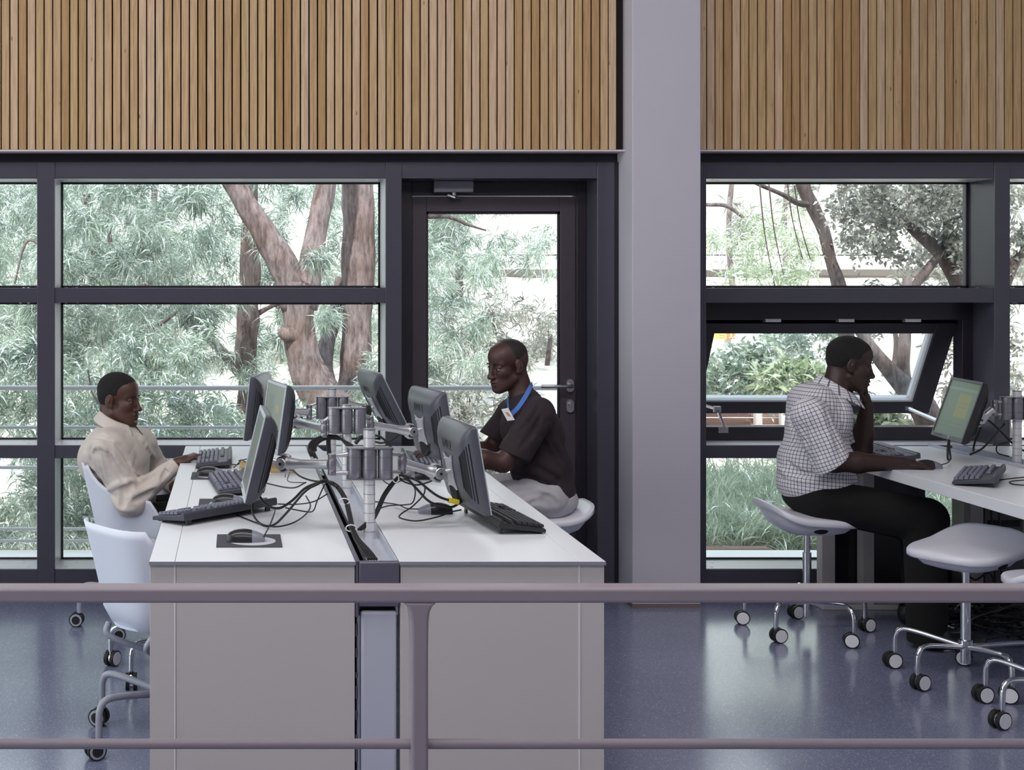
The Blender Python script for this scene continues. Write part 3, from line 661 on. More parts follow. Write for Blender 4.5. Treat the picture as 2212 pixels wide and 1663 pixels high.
solid('figure_one', pm('white_sign_paint', (.85, .85, .85), .5), [(spx(1576), spx(1578.6), 14.57, 14.576, spz(730), spz(714)), (spx(1573.5), spx(1576), 14.57, 14.576, spz(718), spz(715.5)), (spx(1573.5), spx(1581), 14.57, 14.576, spz(730), spz(728.3))], sg)
solid('lettering', M['edge'], [(spx(1552), spx(1564), 14.574, 14.58, spz(724.5), spz(723)), (spx(1552), spx(1564), 14.574, 14.58, spz(729.5), spz(728))], sg, kind='stuff')
for px in (1515, 1575): solid('post', M['galv'], [(spx(px) - .03, spx(px) + .03, 14.62, 14.66, 0, spz(706))], sg)
# ---------------------------------------------------------------- railing in front
RY0, RY1 = 2.75, 2.803
rl = thing('guard_rail', (.38, 2.776, 0), 'mauve grey steel guard rail crossing the whole front with one post', 'railing')
solid('top_rail', M['rail'], [(X0 + .1, X1 - .1, RY0, RY1, .891, .923)], rl, .007, seg=3)
m = MB()                                       # post with flared weld at the top
prof = [(0, .0175), (.80, .0175), (.85, .0182), (.872, .0205), (.884, .026), (.892, .036)]
m.loft([[Vector((.381 + sx * w, y, z)) for sx, y in ((-1, RY0 + .001), (1, RY0 + .001), (1, RY1 - .001), (-1, RY1 - .001))] for z, w in prof])
m.build('post', M['rail'], rl, bevel=.006, seg=3)
for x in (-2.2, 2.96):
    solid('post', M['rail'], [(x - .0175, x + .0175, RY0 + .001, RY1 - .001, 0, .892)], rl, .006)
for z in (.592, .30):
    for xa, xb in ((-2.18, .3635), (.3985, 2.94)):
        MB().tube([(xa, 2.776, z), (xb - .012, 2.776, z), (xb, 2.776, z)] if xa < 0 else [(xa, 2.776, z), (xa + .012, 2.776, z), (xb, 2.776, z)], [.0105] * 3, 14).build('lower_rail', M['rail'], rl, smooth=40)

# ---------------------------------------------------------------- desks
YN, YF, ZD = 3.80, 6.53, .76
def desk(name, xa, xb, seam, outer, label):
    t = thing(name, ((xa + xb) / 2, (YN + YF) / 2, 0), label, 'desk', 'white desks of the double bench')
    s0, s1 = (xa, seam) if outer < 0 else (seam, xb); a0, a1 = (seam, xb) if outer < 0 else (xa, seam)
    solid('desk_top', M['laminate'], [(a0 + .0006, a1 - .0006, YN, YF, .7505, ZD)], t, .0012)
    solid('top_border', M['laminate'], [(s0 + .0006, s1 - .0006, YN, YF, .7505, ZD)], t, .0012)
    solid('edge_band', M['edge'], [(xa, xb, YN - .0015, YN, .7495, .7595)], t)
    solid('under_deck', M['panel'], [(xa + .004, xb - .004, YN + .03, YF, .728, .7503)], t)
    solid('end_panel', M['panel'], [(a0 + .003, a1 - .002, YN + .008, YN + .034, 0, .7495)], t, .001)
    solid('end_post', M['panel'], [(s0 + .002, s1 - .003, YN + .008, YN + .034, 0, .7495)], t, .001)
    solid('joint_bead', M['bead'], [(seam - .003, seam + .002, YN + .0065, YN + .03, 0, .7495)], t)
    solid('end_panel', M['panel'], [(xa + .02, xb - .02, YF - .06, YF - .03, 0, .728)], t)
    return t
desk('desk', -.249, .342, -.175, -1, 'white desk bench of the seated man in the cream shirt')
desk('desk', .468, 1.058, .984, 1, 'white desk bench where the man with the blue ribbon works')
ch = thing('cable_channel', (.405, 5.1, 0), 'grey metal cable channel running between the two white desks', 'cable channel')
solid('front_plate', M['channel'], [(.352, .467, YN + .002, YN + .03, .63, .757)], ch, .003)
solid('side_rail', M['channel'], [(.3425, .350, YN + .004, YF, .60, .7595), (.352, .358, YN + .03, YF, .60, .752)], ch)
solid('side_rail', M['channel_in'], [(.460, .4665, YN + .03, YF, .60, .7575)], ch)
solid('floor_plate', M['channel_in'], [(.388, .461, YN + .03, YF, .728, .735)], ch, .001)
solid('lip', M['channel_in'], [(.384, .388, YN + .12, YF, .722, .740)], ch)
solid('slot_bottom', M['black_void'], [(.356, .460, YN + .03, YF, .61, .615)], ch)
solid('cable_cover', M['cover'], [(.358, .4615, YN + .012, YN + .05, 0, .614)], ch, .008, seg=3)
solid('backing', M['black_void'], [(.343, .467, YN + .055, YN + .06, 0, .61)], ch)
solid('bracket', M['steel'], [(.349, .356, YN + .02, YN + .05, .02, .60)], ch)
for k in range(9): solid('clip', M['cable_g'], [(.344, .350, YN + .02, YN + .03, .06 + k * .06, .075 + k * .06 + .01 * (k % 3))], ch)

dr = thing('desk', (3.47, 5.1, 0), 'white thick topped desk bench at which the man in the checked shirt leans', 'desk')
solid('desk_top', M['laminate'], [(2.81, 3.40, YN, YF, .713, ZD)], dr, .002)
solid('desk_top', M['laminate'], [(3.53, 4.12, YN, YF, .713, ZD)], dr, .002)
solid('trough', M['channel_in'], [(3.402, 3.41, YN, YF, .69, .772), (3.52, 3.528, YN, YF, .69, .772), (3.41, 3.52, YN, YF, .69, .70)], dr)
solid('leg', M['panel'], [(2.805, 2.868, 6.36, 6.42, .02, .713)], dr, .002)
solid('leg', M['panel'], [(3.00, 3.055, 6.36, 6.42, .02, .713)], dr, .002)
solid('leg', M['panel'], [(3.40, 3.46, 6.15, 6.21, .02, .713)], dr, .002)
solid('leg', M['panel'], [(3.46, 3.52, 3.9, 3.96, 0, .713)], dr, .002)
solid('modesty_panel', M['frame_d'], [(2.868, 3.335, 6.43, 6.45, .03, .713)], dr)
solid('foot_bar', M['panel'], [(2.80, 3.50, 6.34, 6.44, 0, .022)], dr, .003)
for k, (x, lab) in enumerate(((3.50, 'black computer tower under the right desk beside its pale leg'), (3.80, 'black computer tower at the edge of the picture under the right desk'))):
    t = thing('computer_tower', (x + .09, 6.25, 0), lab, 'computer')
    solid('case', M['black'], [(x, x + .19, 6.23, 6.50, .02, .52)], t, .004); solid('front_panel', M['char'], [(x + .006, x + .184, 6.222, 6.23, .03, .51)], t, .002)
    solid('drive_slot', M['vent'], [(x + .02, x + .17, 6.218, 6.223, .42, .45)], t); solid('foot', M['rubber'], [(x + .01, x + .18, 6.24, 6.27, 0, .02)], t)
    MB().cyl((x + .05, 6.222, .35), (x + .05, 6.216, .35), .012).build('power_button', M['steel'], t, smooth=40)
mt = MB()
for k in range(34):
    c = Vector((random.uniform(3.2, 3.75), random.uniform(5.6, 6.15), .02)); pts = [c]
    for q in range(5): pts.append(Vector((c.x + random.uniform(-.22, .22), c.y + random.uniform(-.16, .16), random.uniform(.01, .13))))
    mt.tube(pts, .0042, 6, spline=5)
tag(mt.build('cable_tangle', M['cable'], None, smooth=True, kind='stuff'), 'tangle of black cables on the floor under the right desk', 'cables')
cb = thing('hanging_cables', (3.38, 6.1, .4), 'black cables hanging down behind the empty front stool', 'cables')
for p in ([(2140, 1090), (2145, 1180), (2150, 1260), (2150, 1330)], [(2158, 1085), (2160, 1190), (2165, 1260), (2170, 1340)], [(2085, 1238), (2108, 1252), (2130, 1238), (2142, 1242), (2150, 1270)]):
    MB().tube([at(x, y, 6.12) for x, y in p], .005, 7, spline=5).build('cable', M['cable'], cb, smooth=True)

# ---------------------------------------------------------------- monitors
MW, MH = .37, .285
def letters(mb, word, y0, z0, h, x, slant_e=True):
    """block letters on the local yz plane, seen from -x (so +y reads to the left)"""
    t = h * .14; w = h * .68; y = y0
    def bar(a, b):
        a = Vector((x, *a)); b = Vector((x, *b)); d = (b - a).normalized(); n = Vector((0, -d.z, d.y)) * t / 2
        dx = Vector((-.0012, 0, 0))
        mb.loft([[a - n, a + n, b + n, b - n], [a - n + dx, a + n + dx, b + n + dx, b - n + dx]])
    for c in word:
        P = lambda u, v: (y - u * w, z0 + v * h)
        if c == 'D':
            bar(P(.08, 0), P(.08, 1)); bar(P(0, .92), P(.6, .92)); bar(P(0, .08), P(.6, .08)); bar(P(.6, .95), P(.95, .65)); bar(P(.92, .7), P(.92, .3)); bar(P(.95, .35), P(.6, .05))
        elif c == 'L':
            bar(P(.1, 0), P(.1, 1)); bar(P(0, .08), P(.95, .08))
        elif c == 'E':
            ca, sa = math.cos(R(24)), math.sin(R(24))
            q = lambda u, v: (y - .5 * w - ((u - .5) * w * .8 * ca - (v - .5) * h * .78 * sa), z0 + .5 * h + (u - .5) * w * .8 * sa + (v - .5) * h * .78 * ca)
            for v in (.05, .5, .95): bar(q(0, v), q(1.05, v))
            bar(q(.05, 0), q(.05, 1))
        y -= w * 1.34

def make_monitor(label, c, nrm, tilt, scr, logo='DELL', body='char', group='flat monitors on arms'):
    n = Vector((nrm[0], nrm[1], 0)).normalized(); t = R(tilt); Z = Vector((0, 0, 1))
    xa = n * math.cos(t) + Z * math.sin(t); za = Z * math.cos(t) - n * math.sin(t); ya = za.cross(xa)
    rot = Matrix((xa, ya, za)).transposed()
    o = thing('monitor', c, label, 'monitor', group); o.rotation_euler = rot.to_euler()
    # build in local space
    W, H = MW / 2, MH / 2
    def ring(x, w, h, r, zc=0):
        pts = []
        for cy, cz, a0 in ((1, 1, 0), (-1, 1, 90), (-1, -1, 180), (1, -1, 270)):
            for q in range(4):
                a = R(a0 + 30 * q); pts.append(Vector((x, cy * (w - r) + r * math.cos(a), zc + cz * (h - r) + r * math.sin(a))))
        return pts
    def local(mb, name, mat, parent=None, **k):
        ob = mb.build(name, mat, None, **k); ob.parent = parent or o; return ob
    hs = MB().loft([ring(-.002, W, H, .008), ring(-.016, W, H, .008), ring(-.024, W * .985, H * .97, .014), ring(-.036, W * .95, H * .90, .02), ring(-.048, W * .88, H * .79, .03), ring(-.056, W * .74, H * .64, .03), ring(-.060, W * .52, H * .46, .03)])
    local(hs, 'housing', M[body], smooth=38)
    fr = MB(); b = .014; bb = .022
    for y0, y1, z0, z1 in ((-W + .001, W - .001, H - b, H - .001), (-W + .001, W - .001, -H + .001, -H + bb), (-W + .001, -W + b, -H + bb, H - b), (W - b, W - .001, -H + bb, H - b)): fr.box(-.002, .003, y0, y1, z0, z1)
    bz = local(fr, 'bezel', M['silver'] if logo == 'DELL' else M['char'], bevel=.0015)
    local(MB().box(-.0019, -.0005, -W + b, W - b, -H + bb, H - b), 'screen', scr)
    for k in range(5): local(MB().box(.003, .0042, -.06 - .018 * k - .006, -.06 - .018 * k, -H + .010, -H + .014), 'button', M['black'], bz)
    if logo != 'DELL':
        local(MB().loft([[Vector((x, .03 + .009 * math.cos(q * math.pi / 8), -H + .0115 + .008 * math.sin(q * math.pi / 8))) for q in range(16)] for x in (.003, .004)]), 'logo', M['silver'], bz)
        lg = MB(); lg.box(.004, .0046, .0325, .0345, -H + .006, -H + .018); lg.box(.004, .0046, .028, .0345, -H + .0105, -H + .0125); lg.box(.004, .0046, .0265, .0285, -H + .006, -H + .0125)
        local(lg, 'logo_mark', M['blue'], bz)
    vt = MB()
    sw_, sx_, sh_ = (.52, .74, .88, .95, .985), (-.060, -.056, -.048, -.036, -.024), (.46, .64, .79, .90, .97)
    for sgn in (-1, 1):
        for k in range(9):
            u = .955 - k * .036; x = float(np.interp(u, sw_, sx_)); hh = float(np.interp(u, sw_, sh_)) * H - .030
            vt.box(x - .0012, x + .006, sgn * u * W - .0016, sgn * u * W + .0016, -hh, hh * .92)
    local(vt, 'vent_slots', M['vent'], kind='stuff')
    if logo == 'DELL':
        lt = MB(); letters(lt, 'DELL', .052, H * .42, .032, -.0592); local(lt, 'brand_lettering', M['black'])
    pl = [(-.05, -.058), (-.018, -.05), (.018, -.05), (.05, -.058), (.034, -.02), (.034, .02), (.05, .058), (.018, .045), (-.018, .045), (-.05, .058), (-.034, .02), (-.034, -.02)]
    mp = local(MB().prism(pl, -.006, (-.0605, 0, -.012)), 'mounting_plate', M['alu'], bevel=.001)
    sk = MB(); sk.prism([(.045 * math.cos(R(a)), -.072 + .05 * math.sin(R(a)) * (1 if a > 180 else .35)) for a in range(0, 360, 20)], -.012, (-.052, 0, 0)); local(sk, 'stand_socket', M['vent'])
    sw = MB()
    for y, z in ((-.037, -.05), (.037, -.05), (-.037, .026), (.037, .026)): sw.cyl((-.0665, y, z), (-.069, y, z), .004, n=8)
    local(sw, 'screw', M['steel'], mp)
    return o, Vector(c) + rot @ Vector((-.0665, 0, -.012)), -xa
SCR_G = lambda nm, sp, st=.5: screen_mat(nm, lin(150, 170, 160), sp, st)
txt = [(-.13, .05, .06, .10, lin(120, 140, 132)), (-.10, .08, -.02, .03, lin(150, 160, 140)), (-.15, -.02, -.09, -.06, lin(120, 140, 132))]
scr_a = SCR_G('dim_screen', txt, .14)
scr_b = SCR_G('photo_screen', [(.02, .09, .02, .05, lin(200, 190, 110)), (.0, .10, -.10, -.03, lin(212, 200, 90)), (-.12, -.02, -.06, .09, lin(120, 150, 140))], .24)
scr_c = screen_mat('document_screen', lin(84, 108, 90), [(-.17, .17, .088, .10, lin(110, 134, 114)), (-.02, .12, -.035, .075, lin(120, 122, 64)), (.0, .10, .03, .034, lin(90, 100, 70)), (.0, .10, .01, .014, lin(90, 100, 70)), (-.14, .14, -.066, -.062, lin(72, 92, 78)), (-.14, .14, -.085, -.081, lin(72, 92, 78))], .5)
mons = {}
mons['L1'] = make_monitor('dark monitor leaning back over the nearest keyboard on the cream shirted man\'s bench', (.0556, 4.345, 1.004), (-1, -.025), 13.5, scr_a)
mons['L2'] = make_monitor('dark monitor whose grey green screen shows, behind the nearest left monitor', (.153, 5.53, 1.005), (-.985, -.174), 8, scr_b)
mons['L3'] = make_monitor('dark monitor in front of the man in the cream shirt, seen from behind its edge', (.084, 6.06, 1.003), (-.98, .2), 6, scr_a)
mons['R1'] = make_monitor('nearest charcoal monitor turned away, above the big black keyboard', (.764, 4.375, .963), (.995, .10), 9.7, scr_a)
mons['R2'] = make_monitor('charcoal monitor turned away, directly in front of the man with the blue ribbon', (.80, 5.33, .995), (.98, .2), 9, scr_a)
mons['R3'] = make_monitor('strongly tilted monitor nearest the window beside the door frame', (.686, 6.13, 1.03), (.99, .15), 27, scr_a)
mons['H1'] = make_monitor('lit monitor with a green document screen before the man in the checked shirt', (3.24, 5.975, .992), (-.985, .155), 18.5, scr_c, logo='hp', body='black', group=None)

def make_arm(label, x, y, zc, ztop, left, right):
    o = thing('monitor_stand', (x, y, .735), label, 'monitor stand', 'monitor stands on pale poles')
    MB().cyl((x, y, .735), (x, y, ztop), .0188, n=24).build('pole', M['pole'], o, smooth=40)
    rg = MB(); z = .76
    while z < ztop - .02:
        if abs(z - zc) > .05: rg.lathe([(.0191, z - .0008), (.0191, z + .0008)], (x, y, 0), 24)
        z += .030
    rg.build('graduation_rings', M['alu_d'], o, kind='stuff')
    MB().lathe([(.0, ztop), (.0195, ztop), (.0195, ztop + .004), (0, ztop + .005)], (x, y, 0), 20).build('pole_cap', M['alu_d'], o, smooth=40)
    offs = (-.049, 0, .051)
    for zz in (zc + .047, zc - .051):
        ring = lambda q: [Vector((x + (.051 if math.cos(a) > 0 else -.049) + .026 * math.cos(a), y + .026 * math.sin(a), q)) for a in [2 * math.pi * k / 28 for k in range(28)]]
        MB().loft([ring(zz), ring(zz + .004)]).build('clamp_plate', M['alu_d'], o, smooth=40)
    for dx in offs:
        MB().lathe([(.0235, zc - .047), (.0245, zc - .044), (.0245, zc - .0205), (.0238, zc - .02), (.0238, zc - .019), (.0245, zc - .0185), (.0245, zc + .0195), (.0238, zc + .02), (.0238, zc + .021), (.0245, zc + .0215), (.0245, zc + .044), (.0235, zc + .047)], (x + dx, y, 0), 24).build('clamp_barrel', M['alu_d'], o, smooth=40)
    for sg, tgt, bk in ((-1, left, None), (1, right, None)):
        if tgt is None: continue
        back, nb, jp = tgt
        base = Vector((x + (offs[0] if sg < 0 else offs[2]), y, zc))
        knob = back + nb * .040
        jt = Vector(jp)
        MB().lathe([(.0125, -.034), (.0135, -.032), (.0135, -.018), (.0128, -.017), (.0128, -.016), (.0135, -.015), (.0135, .017), (.0128, .018), (.0128, .019), (.0135, .02), (.0135, .032), (.0125, .034)], jt, 18).build('joint', M['alu_d'], o, smooth=40)
        for dz in (-.030, .030):
            yk = MB()
            a = base + Vector((0, 0, dz * 1.15)); b = jt + Vector((0, 0, dz)); mid = a.lerp(b, .55) + Vector((0, .0, -dz * .12))
            yk.tube([a, mid, b], [.009, .0065, .0065], 8, spline=4); yk.build('yoke', M['alu'], o, smooth=60)
        d = (knob - jt); L = d.length; u = d.normalized()
        MB().tube([jt + u * .010, jt + u * L * .35, jt + u * L * .65, knob - u * .030, knob - u * .016], [.0175, .0155, .0150, .020, .023], 14, spline=5).build('forearm', M['alu'], o, smooth=60)
        side = Vector((0, 0, 1)).cross(u).normalized(); side = side if side.y < 0 else -side
        for s2 in (-1, 1): MB().tube([knob - u * .022 + Vector((0, 0, s2 * .018)), knob - u * .006 + Vector((0, 0, s2 * .026)), knob + u * .012 + Vector((0, 0, s2 * .026))], [.009, .007, .003], 8, spline=3).build('fork', M['alu'], o, smooth=60)
        SMx = basis(side)
        lth = lambda prof, nm, mt: MB().lathe(prof, knob, 22, Matrix((SMx.col[1], SMx.col[2], SMx.col[0])).transposed()).build(nm, mt, o, smooth=40)
        lth([(.022, -.022), (.024, -.020), (.024, .014), (.022, .016)], 'tilt_drum', M['black'])
        kb = lth([(.0, .0158), (.0195, .016), (.0195, .023), (.018, .0245), (0, .025)], 'tilt_knob', M['alu'])
        MB().lathe([(.005, .0248), (.005, .0262), (0, .0263)], knob, 12, Matrix((SMx.col[1], SMx.col[2], SMx.col[0])).transposed()).build('knob_screw', M['black'], kb, smooth=40)
        MB().tube([knob, back], .0085, 10).build('head_shaft', M['alu'], o, smooth=40)
    return o
J = lambda px, py, d: at(px, py, d)
make_arm('twin arm monitor stand on the nearest pale pole in the cable channel', .428, 4.27, .978, 1.085, (mons['L1'][1], mons['L1'][2], J(717, 1003, 4.25)), (mons['R1'][1], mons['R1'][2], J(868, 1000, 4.32)))
make_arm('twin arm monitor stand on the middle pole of the cable channel', .432, 5.19, 1.022, 1.080, (mons['L2'][1], mons['L2'][2], J(700, 926, 5.19)), (mons['R2'][1], mons['R2'][2], J(800, 918, 5.24)))
make_arm('twin arm monitor stand on the pole nearest the window', .440, 6.10, .988, 1.072, (mons['L3'][1], mons['L3'][2], J(668, 890, 6.10)), (mons['R3'][1], mons['R3'][2], J(790, 890, 6.12)))
xr = at(2197, 900, 5.95).x
make_arm('single arm monitor stand on the pale post of the right desk', xr, 5.95, 1.0, 1.075, (mons['H1'][1], mons['H1'][2], Vector((xr - .10, 5.95, 1.0))), None)
cbh = thing('monitor_cables', (3.38, 5.95, .85), 'black cables drooping from the lit monitor to the right desk', 'cables')
for p in ([(2117, 905), (2135, 908), (2165, 935), (2195, 965), (2216, 975)], [(2170, 915), (2140, 950), (2120, 970), (2095, 982)], [(2112, 912), (2118, 925), (2106, 955), (2102, 975)], [(2178, 955), (2155, 962), (2155, 978), (2180, 986)]):
    MB().tube([at(x, y, 5.97) for x, y in p], .0045 if p[0][0] != 2178 else .003, 8, spline=6).build('cable', M['cable'], cbh, smooth=True)
MB().tube([at(2050, 948, 5.95), at(2051, 970, 5.95), at(2053, 990, 5.93), at(2048, 993, 5.93), at(2047, 975, 5.95), at(2049, 950, 5.95)], .0045, 7, spline=5).build('cable', M['cable'], cbh, smooth=True)

# ---------------------------------------------------------------- keyboards and mice
def wedge_key(w, d, h):
    m = MB(); a, b = d / 2, w / 2; i = .0022
    m.loft([[Vector((-a, -b, 0)), Vector((a, -b, 0)), Vector((a, b, 0)), Vector((-a, b, 0))], [Vector((-a + i, -b + i, h)), Vector((a - i, -b + i, h)), Vector((a - i, b - i, h)), Vector((-a + i, b - i, h))]])
    return m
KEYM = {}
def key_mesh(w, dark=False):
    k = (round(w, 4), dark)
    if k not in KEYM:
        o = wedge_key(w, .0165, .0085).build('key', M['key_d'] if dark else M['key'], None); KEYM[k] = o.data; bpy.data.objects.remove(o)
    return KEYM[k]
def make_keyboard(label, x, y, ang, z=ZD, tilt=5.5, dark=False):
    o = thing('keyboard', (x, y, z), label, 'keyboard', 'slate black keyboards')
    o.rotation_euler = (0, 0, R(ang))
    W, Dp = .225, .078; t = R(tilt); ct, st = math.cos(t), math.sin(t)
    T = Matrix(((ct, 0, -st), (0, 1, 0), (st, 0, ct)))
    lift = .004
    def P(px, py, pz): v = T @ Vector((px + Dp, py, pz)); return Vector((v.x - Dp, v.y, v.z + lift))
    sec = [(-Dp, .0), (-Dp, .010), (-Dp + .006, .0135), (Dp - .02, .017), (Dp - .012, .026), (Dp - .004, .027), (Dp, .022), (Dp, .0)]
    b = MB().loft([[P(a, yy, c) for a, c in sec] for yy in (-W, W)]).build('body', M['black'] if dark else M['kbase'], None, bevel=.002); b.parent = o
    lg = None
    for yy in (-W + .035, W - .035):
        q = P(Dp - .02, yy, .002); lg = MB().obox(Vector((q.x + .004, yy, q.z / 2 - .001)), (.006, .022, q.z)).build('flip_leg', M['black'], None); lg.parent = o
    ft = MB().box(-Dp + .005, -Dp + .015, -W + .02, W - .02, 0, lift + .002).build('rubber_foot', M['rubber'], None); ft.parent = o
    rows = [(-.066, 'sp'), (-.0475, 'n'), (-.0285, 'n'), (-.0095, 'n'), (.0095, 'n'), (.036, 'f')]
    ks = []
    yl = W - .010
    for rx, kd in rows:
        hz = .0150 + (rx + Dp) * .03
        if kd == 'sp':
            for wv in (.025, .022, .022, .115, .022, .022, .025): pass
            y0 = yl
            for wv in (.026, .023, .023, .112, .023, .023, .026):
                ks.append((rx, y0 - wv / 2, hz, wv - .002)); y0 -= wv
        elif kd == 'n':
            for c in range(14): ks.append((rx, yl - .0095 - c * .0188, hz, .0168))
        else:
            for c in range(13):
                ks.append((rx, yl - .0095 - c * .0198, hz, .0168))
        for c in range(3):
            if kd == 'sp' or rx in (.0095, -.0095) or (rx == -.0475 and c == 1): ks.append((rx, yl - .284 - c * .019, hz, .0168))
        if kd != 'f':
            for c in range(4): ks.append((rx, yl - .350 - c * .019, hz, .0168))
    for a, yy, hz, w in ks:
        k = bpy.data.objects.new('key', key_mesh(w, dark)); COL.objects.link(k); k.parent = o
        k.location = P(a, yy, hz); k.rotation_euler = (0, -t, 0)
    return o
k1 = make_keyboard('slate keyboard turned askew under the nearest left monitor', -.067, 4.555, -44.4)
k2 = make_keyboard('slate keyboard in the middle of the cream shirted man\'s bench', -.012, 5.20, 6.5)
k3 = make_keyboard('slate keyboard under the fingers of the man in the cream shirt', -.095, 5.93, 0)
k4 = make_keyboard('big black keyboard propped below the nearest charcoal monitor', .880, 4.43, 186.6, tilt=7, dark=True)
k5 = make_keyboard('keyboard under the hand of the man with the blue ribbon', .815, 5.86, 176)
k6 = make_keyboard('slate keyboard at the edge of the right desk above the empty stool', 3.015, 5.385, -34, tilt=6)
k7 = make_keyboard('slate keyboard beyond the hand of the man in the checked shirt', 3.00, 6.17, -4, tilt=4)

def make_mouse(label, x, y, ang, z=ZD):
    o = thing('mouse', (x, y, z), label, 'mouse', 'black computer mice'); o.rotation_euler = (0, 0, R(ang))
    def sect(u, grow=0):
        l = -.058 + .116 * u; w = .031 * (math.sin(math.pi * min(1, max(0, .08 + .86 * u))) ** .42) ; h = .038 * (math.sin(math.pi * (.10 + .80 * (1 - (1 - u) ** 1.0) ** .78)) ** .62)
        return [Vector((l, w * math.cos(a), max(0, h * math.sin(a) ** .8 if math.sin(a) > 0 else 0))) for a in [math.pi * k / 12 for k in range(13)]]
    us = [0, .04, .1, .2, .3, .42, .55, .66]
    b = MB().loft([sect(u) for u in us]).build('shell', M['mouse'], None, smooth=60); b.parent = o
    b = MB().loft([sect(u) for u in (.663, .75, .85, .93, .98, 1)]).build('buttons', M['mouse_g'], None, smooth=60); b.parent = o
    b = MB().cyl((.030, -.003, .0235), (.030, .003, .0235), .007).build('scroll_wheel', M['black'], None, smooth=40); b.parent = o
    return o
def make_pad(label, x, y, ang, sx=.20, sy=.20):
    o = thing('mouse_mat', (x, y, ZD), label, 'mouse mat', 'charcoal mouse mats'); o.rotation_euler = (0, 0, R(ang))
    b = MB().box(-sx / 2, sx / 2, -sy / 2, sy / 2, .0002, .0032).build('mat', M['pad'], None, bevel=.0012); b.parent = o
    b = MB().loft([[Vector((.01 + .072 * math.cos(a), -.01 + .072 * math.sin(a), z)) for a in [2 * math.pi * k / 32 for k in range(32)]] for z in (.0032, .0035)]).build('printed_oval', M['pad_w'], None); b.parent = o
    return o
make_pad('charcoal mat under the nearest mouse by the front edge', .04, 4.10, 0); ms1 = make_mouse('black mouse on the mat by the front edge of the left bench', .030, 4.085, 0, ZD + .0036)
make_pad('charcoal mat half hidden under the second left mouse', -.035, 4.80, 0); ms2 = make_mouse('black mouse just behind the nearest left monitor', -.028, 4.775, 0, ZD + .0036)
make_pad('charcoal mat close to the cream shirted man\'s keyboard', -.10, 5.50, 0, .17); ms3 = make_mouse('black mouse close to the cream shirted man\'s keyboard', -.105, 5.49, 0, ZD + .0036)
ms4 = make_mouse('two tone mouse behind the nearest charcoal monitor without a mat', .69, 4.60, 180)
ms5 = make_mouse('dark mouse under the right hand monitor arm in the middle', .745, 5.42, 180)
ms6 = make_mouse('mouse under the hand of the man in the checked shirt', 2.985, 5.735, 0)

def cord(parent, pts, d, r=.0026, mat='cable', name='cord'):
    P = [at(p[0], p[1], p[2] if len(p) > 2 else d) for p in pts]
    P = [Vector((q.x, q.y, q.z if abs(q.x - .40) < .07 else max(q.z, ZD + r))) for q in P]
    return MB().tube(P, r, 7, spline=6).build(name, M[mat], parent, smooth=True)
q1 = lambda pts: [(480 + p[0] / 3.16, 780 + p[1] / 3.16, *p[2:]) for p in pts]
cord(ms1, q1([(285, 1195, 4.07), (325, 1120, 4.2), (355, 1040, 4.3), (360, 1005, 4.4)]), 4.1, .0022)
cord(k1, q1([(100, 1070, 4.55), (240, 1110, 4.4), (360, 1130, 4.3), (480, 1105, 4.35), (570, 1045, 4.5), (602, 985, 4.6), (572, 920, 4.7)]), 4.4)
cord(k2, [(505, 1010, 5.3), (520, 995, 5.4), (518, 995, 5.45), (560, 985, 5.6)], 5.3, .0022)
cord(k3, [(497, 1003, 5.85), (515, 1003, 5.8), (520, 993, 5.8), (535, 1000, 5.7)], 5.8, .0022)
cord(k4, q1([(1630, 1015, 4.55), (1560, 1030, 4.45), (1480, 1060, 4.4), (1330, 1090, 4.3), (1215, 1070, 4.35), (1225, 1040, 4.4), (1300, 990, 4.5), (1375, 910, 4.6), (1385, 850, 4.6)]), 4.4)
cord(ms4, q1([(1355, 1010, 4.6), (1260, 1005, 4.62), (1200, 980, 4.7), (1100, 965, 4.8), (1010, 972, 4.85)]), 4.6, .0022)
cord(ms5, q1([(1290, 775, 5.3), (1250, 800, 5.1), (1150, 842, 4.9), (1080, 800, 4.9)]), 5.2, .0022)
cord(k6, [(2150, 1038, 5.35), (2180, 1034, 5.3), (2220, 1030, 5.3)], 5.35)
cord(k6, [(2212, 1048, 5.2), (2190, 1046, 5.25), (2182, 1040, 5.3), (2220, 1036, 5.35)], 5.3)
cord(ms6, [(2033, 1004, 5.72), (2049, 998, 5.75), (2053, 985, 5.85)], 5.8, .0022)
def bundle(name, label, loc, group=None):
    return thing(name, loc, label, 'cables', group)
b1 = bundle('monitor_cables', 'black cables looping from the nearest left monitor into the channel', (.25, 4.3, .8))
cord(b1, q1([(245, 905, 4.36), (300, 980, 4.3), (390, 1003, 4.28), (480, 950, 4.27), (560, 872, 4.27), (630, 838, 4.27), (700, 815, 4.27), (760, 830, 4.2)]), 4.3, .0042, name='cable')
cord(b1, q1([(212, 950, 4.36), (208, 1040, 4.3), (265, 1112, 4.2), (350, 1118, 4.2), (440, 1035, 4.22), (560, 895, 4.25), (640, 845, 4.26), (710, 822, 4.27), (780, 860, 4.2)]), 4.3, .0038, name='cable')
cord(b1, q1([(470, 735, 4.5), (540, 790, 4.4), (640, 820, 4.3), (720, 810, 4.25)]), 4.3, .003, name='cable')
cord(b1, q1([(380, 975, 4.5), (500, 977, 4.5), (620, 960, 4.4), (720, 905, 4.35)]), 4.3, .0022, name='cable')
cord(b1, q1([(430, 1000, 4.4), (560, 1025, 4.4), (620, 1022, 4.35), (650, 950, 4.3), (700, 840, 4.3)]), 4.3, .0022, name='cable')
cord(b1, q1([(290, 830, 4.8), (420, 860, 4.7), (500, 862, 4.6), (570, 828, 4.5)]), 4.6, .0026, name='cable')
